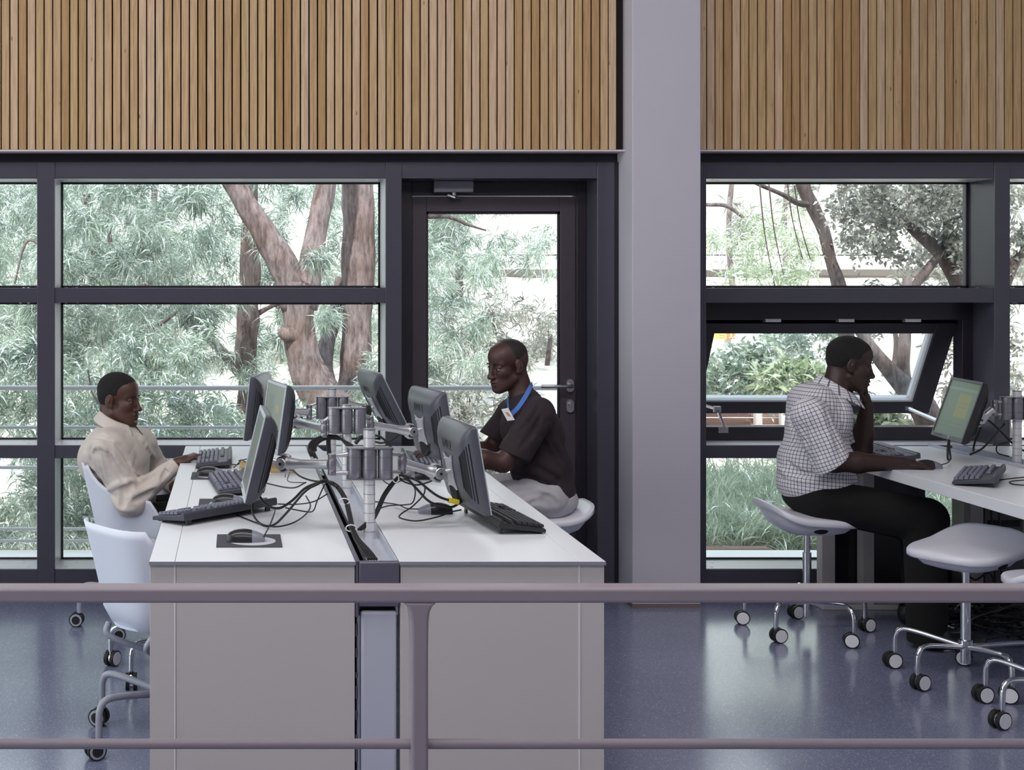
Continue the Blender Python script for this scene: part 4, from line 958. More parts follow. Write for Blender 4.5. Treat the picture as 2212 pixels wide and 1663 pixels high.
cord(b1, q1([(430, 790, 4.7), (435, 750, 4.8), (460, 760, 4.8), (450, 820, 4.7), (570, 830, 4.5)]), 4.6, .002, mat='cable_g', name='cable')
b2 = bundle('monitor_cables', 'thick black cables dropping from the nearest left arm along the channel slot', (.38, 4.2, .8))
for k in range(4):
    o_ = k * 6
    cord(b2, q1([(690 + o_, 815, 4.27), (770 + o_, 850, 4.22), (830 + o_, 940, 4.15), (858 + o_, 1040, 4.08), (878 + o_, 1130, 4.02), (905 + o_ * 1.5, 1210, 3.96), (960 + o_ * 3, 1300, 3.90), (1000 + o_ * 3, 1352, 3.86)]), 4.1, .0042, name='cable')
for p in ((833, 958, 4.12), (880, 1140, 4.0)):
    c = at(480 + p[0] / 3.16, 780 + p[1] / 3.16, p[2]); MB().tube([c + Vector((.016 * math.cos(a), 0, .010 * math.sin(a))) for a in [2 * math.pi * k / 12 for k in range(13)]], .002, 6).build('cable_tie', M['tie'], b2, smooth=True)
b3 = bundle('monitor_cables', 'black cables from the nearest charcoal monitor to the channel, one yellow tagged', (.55, 4.3, .8))
for k in range(3):
    o_ = k * 9
    cord(b3, q1([(925 + o_, 1152, 4.26), (1000 + o_, 1085 + o_, 4.26), (1050 + o_, 1020, 4.28), (1095 + o_, 920, 4.3), (1150 + o_, 840, 4.3), (1215, 775, 4.3)]), 4.3, .0042, name='cable')
cord(b3, q1([(1215, 772, 4.3), (1270, 810, 4.3), (1340, 885, 4.3), (1410, 955, 4.3), (1490, 985, 4.32), (1570, 995, 4.35), (1640, 955, 4.36), (1690, 930, 4.36)]), 4.3, .0042, name='cable')
cord(b3, q1([(1225, 775, 4.3), (1330, 815, 4.3), (1420, 885, 4.3), (1480, 925, 4.3), (1545, 948, 4.32), (1620, 962, 4.35), (1650, 900, 4.36)]), 4.3, .0042, name='cable')
a, b = at(480 + 1545 / 3.16, 780 + 948 / 3.16, 4.32), at(480 + 1612 / 3.16, 780 + 962 / 3.16, 4.33)
MB().tube([a, b], .0085, 8).build('cable_tag', M['yellow'], b3, smooth=40)
cord(b3, q1([(1200, 800, 4.35), (1260, 830, 4.4), (1330, 845, 4.5), (1410, 825, 4.5), (1455, 800, 4.5)]), 4.3, .003, name='cable')
cord(b3, q1([(1205, 795, 4.4), (1290, 830, 4.6), (1318, 890, 4.6), (1300, 965, 4.6), (1250, 980, 4.65), (1150, 985, 4.7), (1080, 1015, 4.7)]), 4.3, .0024, name='cable')
for p in ((1185, 800),):
    c = at(480 + p[0] / 3.16, 780 + p[1] / 3.16, 4.29); MB().tube([c + Vector((.010 * math.cos(a), 0, .014 * math.sin(a))) for a in [2 * math.pi * k / 12 for k in range(13)]], .002, 6).build('cable_tie', M['tie'], b3, smooth=True)
b4 = bundle('monitor_cables', 'arching bundle of black cables under the middle monitor arm', (.40, 5.2, .9))
for k in range(5):
    o_ = k * 5
    cord(b4, q1([(605 + o_ * .8, 650, 5.1), (588 + o_ * 2, 600 + o_, 5.1), (612 + o_ * 2, 545 + o_, 5.15), (690 + o_, 512 + o_, 5.19), (790 + o_, 515 + o_, 5.19), (850 + o_ * 2, 575, 5.1)]), 5.15, .0042, name='cable')
for k in range(3): cord(b4, q1([(720 + 9 * k, 500, 5.2), (716 + 9 * k, 560, 5.2), (722 + 9 * k, 640, 5.2)]), 5.2, .004, name='cable')
b5 = bundle('monitor_cables', 'black cables between the middle arm and the monitor of the man with the ribbon', (.60, 5.2, .9))
cord(b5, q1([(1040, 505, 5.1), (1085, 520, 5.1), (1130, 560, 5.1), (1165, 605, 5.1)]), 5.1, .0045, name='cable')
cord(b5, q1([(1040, 550, 5.6), (1090, 558, 5.6), (1150, 540, 5.6), (1220, 485, 5.6), (1235, 440, 5.6)]), 5.6, .0045, name='cable')
cord(b5, q1([(1415, 560, 5.2), (1410, 600, 5.2), (1380, 640, 5.2), (1330, 660, 5.2)]), 5.2, .004, name='cable')
cord(b5, q1([(910, 560, 5.0), (940, 525, 5.0), (985, 505, 5.1)]), 5.1, .008, name='cable')
bk = thing('book', (.13, 5.66, ZD), 'thin tan edged book lying behind the left monitors', 'book')
solid('cover', M['tan'], [(.015, .25, 5.60, 5.78, ZD, ZD + .003), (.015, .25, 5.60, 5.78, ZD + .021, ZD + .024)], bk); solid('pages', pm('cream_pages', lin(214, 190, 140), .9), [(.018, .248, 5.602, 5.778, ZD + .003, ZD + .021)], bk)
pp = thing('paper_sheet', (.37, 5.3, ZD), 'folded white paper standing in the channel behind the nearest pole', 'paper')
a, b, c, d_ = at(683, 962, 5.3), at(722, 992, 5.3), at(722, 1010, 5.35), at(690, 1002, 5.35)
MB().loft([[a, b, c, d_], [v + Vector((0, .0015, 0)) for v in (a, b, c, d_)]]).build('sheet', M['paper'], pp)

# ---------------------------------------------------------------- chairs and stools
def caster(mb_fork, wheels, hubs, p, ang, r=.032):
    """p = point on the floor under the stem, wheel trailing along ang"""
    dx = Vector((math.cos(ang), math.sin(ang), 0)); ax = Vector((-dx.y, dx.x, 0)); c = Vector(p) + dx * .012 + Vector((0, 0, r))
    mb_fork.cyl(c - ax * .006, c + ax * .006, r * .80, n=14); mb_fork.tube([Vector(p) + Vector((0, 0, .075)), Vector(p) + Vector((0, 0, .045)), c], .0075, 8)
    for s in (-1, 1):
        wheels.append(MB().cyl(c + ax * s * .007, c + ax * s * .022, r, n=20))
        hubs.append(MB().cyl(c + ax * s * .020, c + ax * s * .0235, r * .84, n=20))
def base_legs(o, n, phase, rad, zt, r, tube_mat, fork_mat, wheel_mat, hub_mat, casters, down=.085, tops=None):
    for k in range(n):
        a = R(phase + 360 * k / n); e = Vector((math.cos(a), math.sin(a), 0))
        pts = [e * .02 + Vector((0, 0, zt - .012)), e * rad * .72 + Vector((0, 0, zt + .012)), e * (rad - .022) + Vector((0, 0, zt + .008)), e * (rad - .004) + Vector((0, 0, zt - .016)), e * rad + Vector((0, 0, zt - .045)), e * rad + Vector((0, 0, .062))]
        lg = MB().tube(pts, r, 10, spline=5).build('leg', tube_mat, None, smooth=60); lg.parent = o
        f, w, h = MB(), [], []; caster(f, w, h, e * rad, R(casters[k % len(casters)]))
        for mb, nm, mt in [(f, 'caster_fork', fork_mat)] + [(q, 'caster_wheel', wheel_mat) for q in w] + [(q, 'caster_hub', hub_mat) for q in h]:
            q = mb.build(nm, mt, None, smooth=35); q.parent = lg
        if hub_mat is M['silver']:
            for mb in h:
                c = sum(mb.v, Vector()) / len(mb.v); q = MB(); q.add([c + (v - c) * .70 + (v - c).normalized() * 0 for v in mb.v], mb.f)
                ax = Vector((-math.sin(R(casters[k % len(casters)])), math.cos(R(casters[k % len(casters)])), 0)); sg = 1 if (c - e * rad).dot(ax) > 0 else -1
                q.v = [v + ax * sg * .0022 for v in q.v]; q = q.build('caster_cap', M['black'], None, smooth=35); q.parent = lg
def make_stool(label, loc, rz, phase, casters, zs=.54):
    o = thing('stool', loc, label, 'stool', 'white saddle stools on chrome castor bases')
    A, B = .208, .185
    def zz(r, th):
        c = math.cos(th)
        return r * r * (-.028 * c + .010 * math.cos(2 * th)) + (.022 * r ** 3 * max(0, -c) ** 2)
    def pt(r, th, dz, sc=1):
        th2 = th + R(rz); e = 2 / 3.3; c, s = math.cos(th), math.sin(th)
        x = A * r * sc * math.copysign(abs(c) ** e, c); y = B * r * sc * math.copysign(abs(s) ** e, s) * (1 - .12 * c * r)
        q = Matrix.Rotation(R(rz), 3, 'Z') @ Vector((x, y, 0)); return Vector((q.x, q.y, zs + zz(r, th) + dz))
    N = 40; rings = []
    for r, dz, sc in ((.02, 0, 1), (.25, 0, 1), (.5, 0, 1), (.75, 0, 1), (.9, 0, 1), (.97, -.002, 1), (1, -.009, 1), (1, -.026, 1), (.97, -.032, 1), (.86, -.033, 1)):
        rings.append([pt(r, 2 * math.pi * k / N, dz, sc) for k in range(N)])
    q = MB().loft(rings).build('seat', M['stool'], None, smooth=60); q.parent = o
    rings = []
    for r, dz in ((.88, -.024), (.84, -.046), (.72, -.072), (.50, -.090), (.22, -.098), (.05, -.099)):
        rings.append([Vector((p.x, p.y, zs + (p.z - zs) * max(0, (r - .3) / .7) + dz)) for p in [pt(r, 2 * math.pi * k / N, 0) for k in range(N)]])
    u = MB().loft(rings).build('seat_underside', M['stool'], None, smooth=60); u.parent = o
    for sg in (-1, 1):
        c = Matrix.Rotation(R(rz), 3, 'Z') @ Vector((0, sg * B * .74, 0)); g = MB().ell((c.x, c.y, zs - .058), (.036, .018, .018), Matrix.Rotation(R(rz), 3, 'Z')).build('grip_recess', M['vent'], None, smooth=True); g.parent = o
    q = MB().cyl((0, 0, .30), (0, 0, zs - .09), .0135, n=18).build('gas_lift', M['chrome'], None, smooth=40); q.parent = o
    q = MB().cyl((0, 0, .075), (0, 0, .36), .0185, n=20).build('column', M['chrome'], None, smooth=40); q.parent = o
    q = MB().lathe([(.018, .14), (.026, .143), (.026, .165), (.018, .168)], (0, 0, 0), 20).build('hub', M['chrome'], None, smooth=40); q.parent = o
    base_legs(o, 5, phase, .265, .152, .0098, M['chrome'], M['chrome'], M['rubber'], M['hub'], casters)
    return o
make_stool('white saddle stool under the man in the checked shirt', (2.548, 5.93, 0), 0, 3, (20, 195, 170, 10, 165))
make_stool('empty white saddle stool at the right, in front of the checked shirted man\'s knees', (2.85, 5.19, 0), 212, -12, (10, 150, 185, 20, 160))
make_stool('white saddle stool at the picture\'s right edge, mostly cut off', (2.935, 4.72, 0), 70, 196, (200, 60, 170, 10, 190), .515)
make_stool('white saddle stool under the man with the blue ribbon', (1.43, 6.15, 0), 180, 20, (10, 150, 185, 20, 160), .50)
make_stool('chrome based stool hidden behind the empty tub chair, only castors showing', (-.255, 5.33, 0), 0, 20, (10, 150, 60, 275, 160), .50)

def make_chair(label, loc, phase, casters, ang=0):
    o = thing('tub_chair', loc, label, 'chair', 'white plastic tub chairs on grey castor bases')
    NT, NV = 48, 12; TH = R(112); rings = []
    def rim(th):
        a = abs(th) / math.pi * 180
        return .757 - .150 * min(1, max(0, (a - 47) / 45)) ** .8 - max(0, a - 97) / 15 * .12
    for j in range(NV + 1):
        v = j / NV; row = []
        for i in range(NT + 1):
            th = -TH + 2 * TH * i / NT
            a = .185 + .075 * v ** 1.2; b = .165 + .050 * v ** 1.1
            z = .405 + (rim(th) - .405) * v; e = 2 / 3.4; c_, s_ = math.cos(th), math.sin(th)
            k = .62 + .38 * min(1, v / .16) ** .55
            p = Vector((-math.copysign(abs(c_) ** e, c_) * a * k, math.copysign(abs(s_) ** e, s_) * b * k, z if v > .16 else .398 + (z - .398) * (v / .16) ** 1.6)); row.append(Matrix.Rotation(R(ang), 3, 'Z') @ p)
        rings.append(row)
    m = MB().loft(rings, caps=False, closed=False)
    s = m.build('shell', M['shell'], None, smooth=True); s.parent = o
    sd = s.modifiers.new('thickness', 'SOLIDIFY'); sd.thickness = .007; sd.offset = 0
    st = MB().loft([[Matrix.Rotation(R(ang), 3, 'Z') @ Vector((.015 + k * .20 * math.cos(t), k * .175 * math.sin(t), z)) for t in [2 * math.pi * q / 32 for q in range(32)]] for k, z in ((.02, .405), (.5, .405), (.9, .414), (1, .418), (1, .410), (.9, .402), (.5, .394), (.02, .394))]).build('seat_pan', M['shell'], None, smooth=60); st.parent = o
    sp = MB()
    for y in (-1, 1):
        for x in (-1, 1): sp.tube([Matrix.Rotation(R(ang), 3, 'Z') @ Vector(q) for q in ((x * .15, y * .13, .398), (x * .165, y * .12, .365), (x * .12, y * .085, .335), (x * .03, y * .02, .30), (0, 0, .29))], .011, 8, spline=4)
    q = sp.build('seat_support', M['grey_tube'], None, smooth=60); q.parent = o
    q = MB().cyl((0, 0, .12), (0, 0, .32), .022, n=18).build('column', M['grey_tube'], None, smooth=40); q.parent = o
    base_legs(o, 5, phase, .278, .175, .0120, M['grey_tube'], M['black'], M['rubber'], M['silver'], casters)
    return o
make_chair('empty white plastic tub chair in front, tucked beside the desk', (-.236, 4.53, 0), 4, (200, 40, 160, 205, 200), 38)
make_chair('white plastic tub chair in which the cream shirted man sits', (-.435, 6.06, 0), 40, (200, 160, 175, 190, 200), -6)
# ---------------------------------------------------------------- people: one smooth skin each, grown from blended volumes
def catmull2(pts): return [(v.x, v.y) for v in catmull([(p[0], p[1], 0) for p in pts], 5)]
class Vol:
    def __init__(s, lo, hi, h):
        s.lo = np.array(lo, np.float32); s.h = h
        s.n = np.ceil((np.array(hi) - s.lo) / h).astype(int) + 1
        s.g = np.full(tuple(s.n), 1.0, np.float32)
    def _win(s, lo, hi):
        a = np.maximum(0, np.floor((np.array(lo) - s.lo) / s.h).astype(int)); b = np.minimum(s.n, np.ceil((np.array(hi) - s.lo) / s.h).astype(int) + 1)
        if np.any(b <= a): return None
        sl = tuple(slice(int(p), int(q)) for p, q in zip(a, b))
        X, Y, Z = [(s.lo[i] + s.h * np.arange(a[i], b[i], dtype=np.float32)) for i in range(3)]
        return sl, X[:, None, None], Y[None, :, None], Z[None, None, :]
    def op(s, fn, lo, hi, k=.01, mode='add'):
        pad = k + 2.5 * s.h
        w = s._win(np.array(lo) - pad, np.array(hi) + pad)
        if w is None: return s
        sl, X, Y, Z = w; d = fn(X, Y, Z).astype(np.float32); g = s.g[sl]
        if mode == 'add':
            h = np.clip(.5 + .5 * (g - d) / k, 0, 1); s.g[sl] = g * (1 - h) + d * h - k * h * (1 - h)
        elif mode == 'sub':
            h = np.clip(.5 - .5 * (g + d) / k, 0, 1); s.g[sl] = g * (1 - h) - d * h + k * h * (1 - h)
        return s
    def cap(s, a, b, ra, rb, k=.012, mode='add', cut=None, wr=None):
        a, b = np.array(a, np.float32), np.array(b, np.float32); ab = b - a; L2 = float(ab @ ab) + 1e-9
        def fn(X, Y, Z):
            t = np.clip(((X - a[0]) * ab[0] + (Y - a[1]) * ab[1] + (Z - a[2]) * ab[2]) / L2, 0, 1)
            d = np.sqrt((X - a[0] - ab[0] * t) ** 2 + (Y - a[1] - ab[1] * t) ** 2 + (Z - a[2] - ab[2] * t) ** 2) - (ra + (rb - ra) * t)
            if wr: d = d + wr(X, Y, Z)
            if cut is not None:
                p, nn = cut; d = np.maximum(d, (X - p[0]) * nn[0] + (Y - p[1]) * nn[1] + (Z - p[2]) * nn[2])
            return d
        r = max(ra, rb); return s.op(fn, np.minimum(a, b) - r, np.maximum(a, b) + r, k, mode)
    def ell(s, c, r, Rm=None, k=.015, mode='add', cut=None, wr=None, p=2.0):
        c = np.array(c, np.float32); r = np.array(r, np.float32); Rm = np.eye(3, dtype=np.float32) if Rm is None else np.array(Rm, np.float32)
        def fn(X, Y, Z):
            x, y, z = X - c[0], Y - c[1], Z - c[2]
            u = (Rm[0, 0] * x + Rm[1, 0] * y + Rm[2, 0] * z) / r[0]; v = (Rm[0, 1] * x + Rm[1, 1] * y + Rm[2, 1] * z) / r[1]; w = (Rm[0, 2] * x + Rm[1, 2] * y + Rm[2, 2] * z) / r[2]
            k0 = np.sqrt(u * u + v * v + w * w) + 1e-6; k1 = np.sqrt((u / r[0]) ** 2 + (v / r[1]) ** 2 + (w / r[2]) ** 2) + 1e-6
            d = k0 * (k0 - 1) / k1
            if wr: d = d + wr(X, Y, Z)
            if cut is not None:
                for q, nn in cut: d = np.maximum(d, (X - q[0]) * nn[0] + (Y - q[1]) * nn[1] + (Z - q[2]) * nn[2])
            return d
        e = np.abs(Rm) @ r; return s.op(fn, c - e, c + e, k, mode)
    def hit(s, px, py):
        """first point of the volume met along the line of sight"""
        for y in np.arange(s.lo[1], s.lo[1] + s.h * (s.n[1] - 1), s.h * .5):
            p = at(px, py, float(y)); i = np.round((np.array(p) - s.lo) / s.h).astype(int)
            if np.all(i >= 0) and np.all(i < s.n) and s.g[tuple(i)] < 0: return p
        return None
    def stroke(s, pts, r, mode='sub', k=.012, sink=.35):
        """a crease (sub) or a raised fold (add) laid over the cloth through photograph points"""
        P = [q for q in (s.hit(px, py) for px, py in catmull2(pts)) if q is not None]
        n = len(P)
        for i in range(n - 1):
            if (P[i + 1] - P[i]).length > .06: continue
            f = lambda u: r * (.35 + .65 * math.sin(math.pi * min(1, max(0, u))) ** .6)
            o = Vector((0, -r * (1 - sink) if mode == 'sub' else r * .55, 0))
            s.cap(P[i] + o, P[i + 1] + o, f(i / n), f((i + 1) / n), k, mode)
        return s
    def mesh(s, name, mat, parent, relax=1):
        g = s.g; ins = g < 0; n = s.n
        cnt = np.zeros(tuple(n - 1), np.uint8)
        for i in (0, 1):
            for j in (0, 1):
                for k in (0, 1): cnt += ins[i:n[0] - 1 + i, j:n[1] - 1 + j, k:n[2] - 1 + k]
        act = np.argwhere((cnt > 0) & (cnt < 8)); N = len(act)
        idx = np.full(tuple(n - 1), -1, np.int32); idx[act[:, 0], act[:, 1], act[:, 2]] = np.arange(N)
        cor = [(i, j, k) for i in (0, 1) for j in (0, 1) for k in (0, 1)]
        cv = np.stack([g[act[:, 0] + i, act[:, 1] + j, act[:, 2] + k] for i, j, k in cor], 1)
        P = np.zeros((N, 3), np.float32); C = np.zeros(N, np.float32)
        for a in range(8):
            for b in range(a + 1, 8):
                ca, cb = np.array(cor[a]), np.array(cor[b])
                if abs(ca - cb).sum() != 1: continue
                m = (cv[:, a] < 0) != (cv[:, b] < 0); t = cv[m, a] / (cv[m, a] - cv[m, b])
                P[m] += ca + (cb - ca) * t[:, None]; C[m] += 1
        P = s.lo + s.h * (act + P / C[:, None])
        Q = []
        for ax in range(3):
            o1, o2 = (ax + 1) % 3, (ax + 2) % 3
            s0 = [slice(None)] * 3; s1 = [slice(None)] * 3; s0[ax] = slice(0, n[ax] - 1); s1[ax] = slice(1, n[ax])
            e = np.argwhere(ins[tuple(s0)] != ins[tuple(s1)])
            e = e[(e[:, o1] > 0) & (e[:, o2] > 0) & (e[:, o1] < n[o1] - 1) & (e[:, o2] < n[o2] - 1)]
            fl = ins[tuple(s0)][e[:, 0], e[:, 1], e[:, 2]]
            q = []
            for da, db in ((1, 1), (0, 1), (0, 0), (1, 0)):
                f = e.copy(); f[:, o1] -= da; f[:, o2] -= db; q.append(idx[f[:, 0], f[:, 1], f[:, 2]])
            q = np.stack(q, 1); q[~fl] = q[~fl][:, ::-1]; Q.append(q)
        Q = np.concatenate(Q); Q = Q[(Q >= 0).all(1)]
        for _ in range(relax):                                # light smoothing along the quads
            S = np.zeros_like(P); W = np.zeros(N, np.float32)
            for a, b in ((0, 1), (1, 2), (2, 3), (3, 0)):
                np.add.at(S, Q[:, a], P[Q[:, b]]); np.add.at(W, Q[:, a], 1)
            P = P * .5 + .5 * S / np.maximum(W, 1)[:, None]
        me = bpy.data.meshes.new(name); off = np.array(wm(parent).translation) if parent is not None else 0
        me.vertices.add(N); me.vertices.foreach_set('co', (P - off).astype(np.float32).ravel())
        m = len(Q); me.loops.add(4 * m); me.loops.foreach_set('vertex_index', Q.astype(np.int32).ravel())
        me.polygons.add(m); me.polygons.foreach_set('loop_start', np.arange(0, 4 * m, 4, dtype=np.int32)); me.polygons.foreach_set('loop_total', np.full(m, 4, np.int32))
        me.update(); me.validate(); me.shade_smooth(); me.materials.append(mat)
        o = bpy.data.objects.new(name, me); COL.objects.link(o); o.parent = parent
        o['pts'] = 0; del o['pts']
        return o, P

def frame_mat(fwd, roll=0, up=(0, 0, 1)):
    m = basis(fwd, up); return np.array(m @ Matrix.Rotation(R(roll), 3, 'X'), np.float32)

def head(v, c, Rm, sc=1.0, lips=1.0):
    """head in its own frame: x forward, y left, z up, origin midway between the ears"""
    c = np.array(c, np.float32); W = lambda p: c + Rm @ (np.array(p, np.float32) * sc)
    E = lambda p, r, k=.02, mode='add', rot=None: v.ell(W(p), np.array(r) * sc, Rm if rot is None else Rm @ np.array(rot, np.float32), k, mode)
    K = lambda a, b, ra, rb, k=.012, mode='add': v.cap(W(a), W(b), ra * sc, rb * sc, k, mode)
    rx = lambda a: np.array(Matrix.Rotation(R(a), 3, 'Y'))
    E((-.004, 0, .050), (.092, .073, .078)); E((.042, 0, .048), (.054, .060, .058)); E((-.030, 0, .020), (.060, .062, .060))
    E((.044, 0, -.028), (.048, .054, .072)); E((.046, 0, -.070), (.046, .043, .036))
    for s in (-1, 1):
        E((.058, s * .038, -.018), (.026, .018, .018), .024)
        K((.004, s * .048, -.050), (.072, s * .018, -.096), .014, .014, .03)
        K((.080, s * .010, .026), (.066, s * .046, .024), .011, .010, .012)
    E((.083, 0, -.097), (.016, .019, .014), .016); E((.076, 0, -.064), (.024, .029, .026), .016)
    for s in (-1, 1): E((.094, s * .033, .004), (.016, .017, .012), .014, 'sub')
    # lids over the eyeballs
    for s in (-1, 1):
        E((.0775, s * .032, .0085), (.0145, .0165, .0085), .006); E((.0765, s * .032, -.0055), (.0135, .016, .006), .006)
    # nose
    K((.092, 0, .012), (.107, 0, -.028), .0075, .0105, .012); E((.1105, 0, -.034), (.0125, .0135, .0115), .008)
    for s in (-1, 1):
        E((.101, s * .0145, -.037), (.012, .009, .009), .007); E((.108, s * .007, -.0455), (.005, .004, .004), .003, 'sub')
    # lips
    E((.0955, 0, -.0585), (.0105, .023, .0072), .006); E((.0945, 0, -.0730), (.0105, .020, .0082), .006)
    E((.105, 0, -.0655), (.011, .026, .0018), .004, 'sub'); E((.100, 0, -.0865), (.008, .018, .005), .010, 'sub')
    # ears
    for s in (-1, 1):
        tl = np.array(Matrix.Rotation(R(s * -14), 3, 'Z') @ Matrix.Rotation(R(8), 3, 'Y'))
        E((-.008, s * .0755, .002), (.019, .0070, .031), .006, rot=tl); E((.000, s * .070, -.022), (.011, .009, .011), .008)
        E((-.002, s * .0835, .006), (.0095, .0055, .017), .005, 'sub', rot=tl); E((-.004, s * .0830, .004), (.004, .003, .012), .004, rot=tl)
    return W

def eyes(o, W, Rm, look=(1, 0, 0), sc=1.0):
    for s in (-1, 1):
        c = W((.0765, s * .032, .0015)); e = MB().ell(c, (.0125 * sc,) * 3, None, 16, 12).build('eye', M['eye'], o, smooth=True)
        d = Rm @ np.array((.9, s * .02, -.12), np.float32); d /= np.linalg.norm(d)
        MB().ell(Vector(c) + Vector(d) * .0088 * sc, (.0056 * sc,) * 3, None, 12, 8).build('iris', M['iris'], e, smooth=True)
        br = [W((.0965 - .0005 * k * k, s * (.014 + .0085 * k), .0245 + .0022 * k - .0007 * k * k)) for k in range(5)]
        MB().tube(br, [.0022, .0032, .0032, .0026, .0012], 8, spline=3).build('eyebrow', M['hair'], o, smooth=True)

def hair(o, c, Rm, line, mat, sc=1.0, grow=.0035, h=.003):
    c = np.array(c, np.float32); v = Vol(c - .14, c + .16, h)
    xs, zs = zip(*line)
    def wrapf(Eargs):
        p, r = Eargs; cc = c + Rm @ (np.array(p, np.float32) * sc); r = np.array(r, np.float32) * sc + grow
        def fn(X, Y, Z):
            x, y, z = X - c[0], Y - c[1], Z - c[2]
            lx = (Rm[0, 0] * x + Rm[1, 0] * y + Rm[2, 0] * z) / sc; ly = (Rm[0, 1] * x + Rm[1, 1] * y + Rm[2, 1] * z) / sc; lz = (Rm[0, 2] * x + Rm[1, 2] * y + Rm[2, 2] * z) / sc
            u, vv, w = (lx - p[0]) * sc / r[0], (ly - p[1]) * sc / r[1], (lz - p[2]) * sc / r[2]
            k0 = np.sqrt(u * u + vv * vv + w * w) + 1e-6; k1 = np.sqrt((u / r[0]) ** 2 + (vv / r[1]) ** 2 + (w / r[2]) ** 2) + 1e-6
            lim = np.interp(lx + .10 * np.maximum(0, .045 - np.abs(ly)) , xs, zs).astype(np.float32)
            return np.maximum(k0 * (k0 - 1) / k1, (lim - lz) * .8 * sc)
        e = np.abs(Rm) @ r; v.op(fn, cc - e, cc + e, .012)
    for a in (((-.004, 0, .050), (.092, .073, .078)), ((.040, 0, .048), (.052, .059, .058)), ((-.030, 0, .018), (.060, .062, .060))): wrapf(a)
    return v.mesh('hair', mat, o)[0]

def hand(v, wr, f, up, thumb, curls, sc=1.0, spread=.05, thumb_out=.7):
    """palm and five fingers; f = towards the fingertips, up = back of the hand, thumb = +1 when the thumb lies on the left of f"""
    wr = Vector(wr); f = Vector(f).normalized(); up = Vector(up); up = (up - f * up.dot(f)).normalized(); l = up.cross(f) * thumb
    c = wr + f * .050 * sc
    Rm = np.array(Matrix((f, l, up)).transposed(), np.float32)
    v.ell(c, (.054 * sc, .038 * sc, .0155 * sc), Rm, .012); v.cap(wr, wr + f * .04 * sc, .023 * sc, .022 * sc, .014)
    v.ell(wr + f * .035 * sc + l * .022 * sc - up * .006 * sc, (.028 * sc, .016 * sc, .015 * sc), Rm, .01)
    lens = ((.042, .026, .022), (.046, .030, .024), (.043, .028, .023), (.034, .021, .020))
    for q in range(4):
        off = (.0275 - .0185 * q); base = wr + f * (.088 - .004 * abs(q - 1.2)) * sc + l * off * sc + up * .002
        ang = (1.5 - q) * spread; d = (f * math.cos(ang) + l * math.sin(ang)).normalized()
        p = base - f * .02 * sc; a = 0; v.cap(p, base, .0105 * sc, .0095 * sc, .006); p = base
        for s, cv in zip(lens[q], curls[q] if isinstance(curls[0], (list, tuple)) else curls):
            a += R(cv); dd = d * math.cos(a) - up * math.sin(a); e = p + dd * s * sc
            r0 = (.0092 - .0006 * (q == 3)) * sc; v.cap(p, e, r0, r0 * .90, .003); p = e
    b = wr + f * .028 * sc + l * .026 * sc - up * .004; d = (f * (1 - thumb_out) + l * thumb_out * .9 - up * .25).normalized()
    m = b + d * .040 * sc; d2 = (d * .6 + f * .7 - up * .15).normalized(); t1 = m + d2 * .028 * sc; d3 = (d2 * .8 + f * .4).normalized()
    v.cap(b, m, .0125 * sc, .0105 * sc, .008); v.cap(m, t1, .0105 * sc, .0095 * sc, .004); v.cap(t1, t1 + d3 * .022 * sc, .0095 * sc, .0080 * sc, .004)

def folds(amp, dirs):
    def wr(X, Y, Z):
        s = 0
        for (dx, dy, dz, fr, ph, wp) in dirs:
            q = X * dx + Y * dy + Z * dz
            w = np.abs(np.sin(.5 * q * fr + ph + wp * np.sin((X * dz - Z * dx + .6 * Y) * 14 + ph * 2)))
            s = s + (.45 - w ** .6) * np.clip(.35 + .9 * np.sin((1.3 * X + 2 * Y - Z) * 12 + ph * 3), 0, 1)
        return (amp * s).astype(np.float32)
    return wr

def limb_bb(*pts, pad=.12):
    a = np.array([tuple(p) for p in pts]); return a.min(0) - pad, a.max(0) + pad
def shoe(o, heel, toe, up=.0):
    h, t = Vector(heel), Vector(toe); f = (t - h).normalized(); lo, hi = limb_bb(h, t, pad=.09); v = Vol(lo, hi, .005)
    Rm = np.array(basis(f), np.float32)
    v.ell(h.lerp(t, .62) + Vector((0, 0, .040)), (.105, .046, .038), Rm, .02, cut=[((0, 0, h.z + .002), (0, 0, -1))])
    v.ell(h.lerp(t, .22) + Vector((0, 0, .052)), (.062, .040, .052), Rm, .03, cut=[((0, 0, h.z + .002), (0, 0, -1))])
    v.cap(h + f * .06 + Vector((0, 0, .05)), h + f * .05 + Vector((0, 0, .11)), .042, .040, .03)
    return v.mesh('shoe', M['shoe'], o)[0]

def collar(o, mat, pts_in, drop, out, name='collar'):
    """folded band: pts_in = neckline points, each leaf hangs outward by out and down by drop"""
    r1 = [Vector(p) for p in pts_in]; n = len(r1); c = sum(r1, Vector()) / n
    top = []; low = []
    for i, p in enumerate(r1):
        w = (p - c); w.z = 0; w.normalize(); top.append(p + Vector((0, 0, .014))); low.append(p + w * out[i] - Vector((0, 0, drop[i])))
    m = MB().loft([r1, top, low], caps=False, closed=False); q = m.build(name, mat, o, smooth=70); s = q.modifiers.new('thickness', 'SOLIDIFY'); s.thickness = .0035; s.offset = 1
    b = q.modifiers.new('soft', 'SUBSURF'); b.levels = 1; b.render_levels = 1
    return q
def neck_ring(c, fwd, rx, ry, tilt, n=13, lim=160):
    """points round the neck starting and ending at the open front"""
    m = basis(fwd); out = []
    for i in range(n):
        a = R(-lim + 2 * lim * i / (n - 1)); p = Vector((-math.cos(a) * rx, math.sin(a) * ry, 0)); p.z = -p.x * tilt; out.append(Vector(c) + m @ p)
    return out
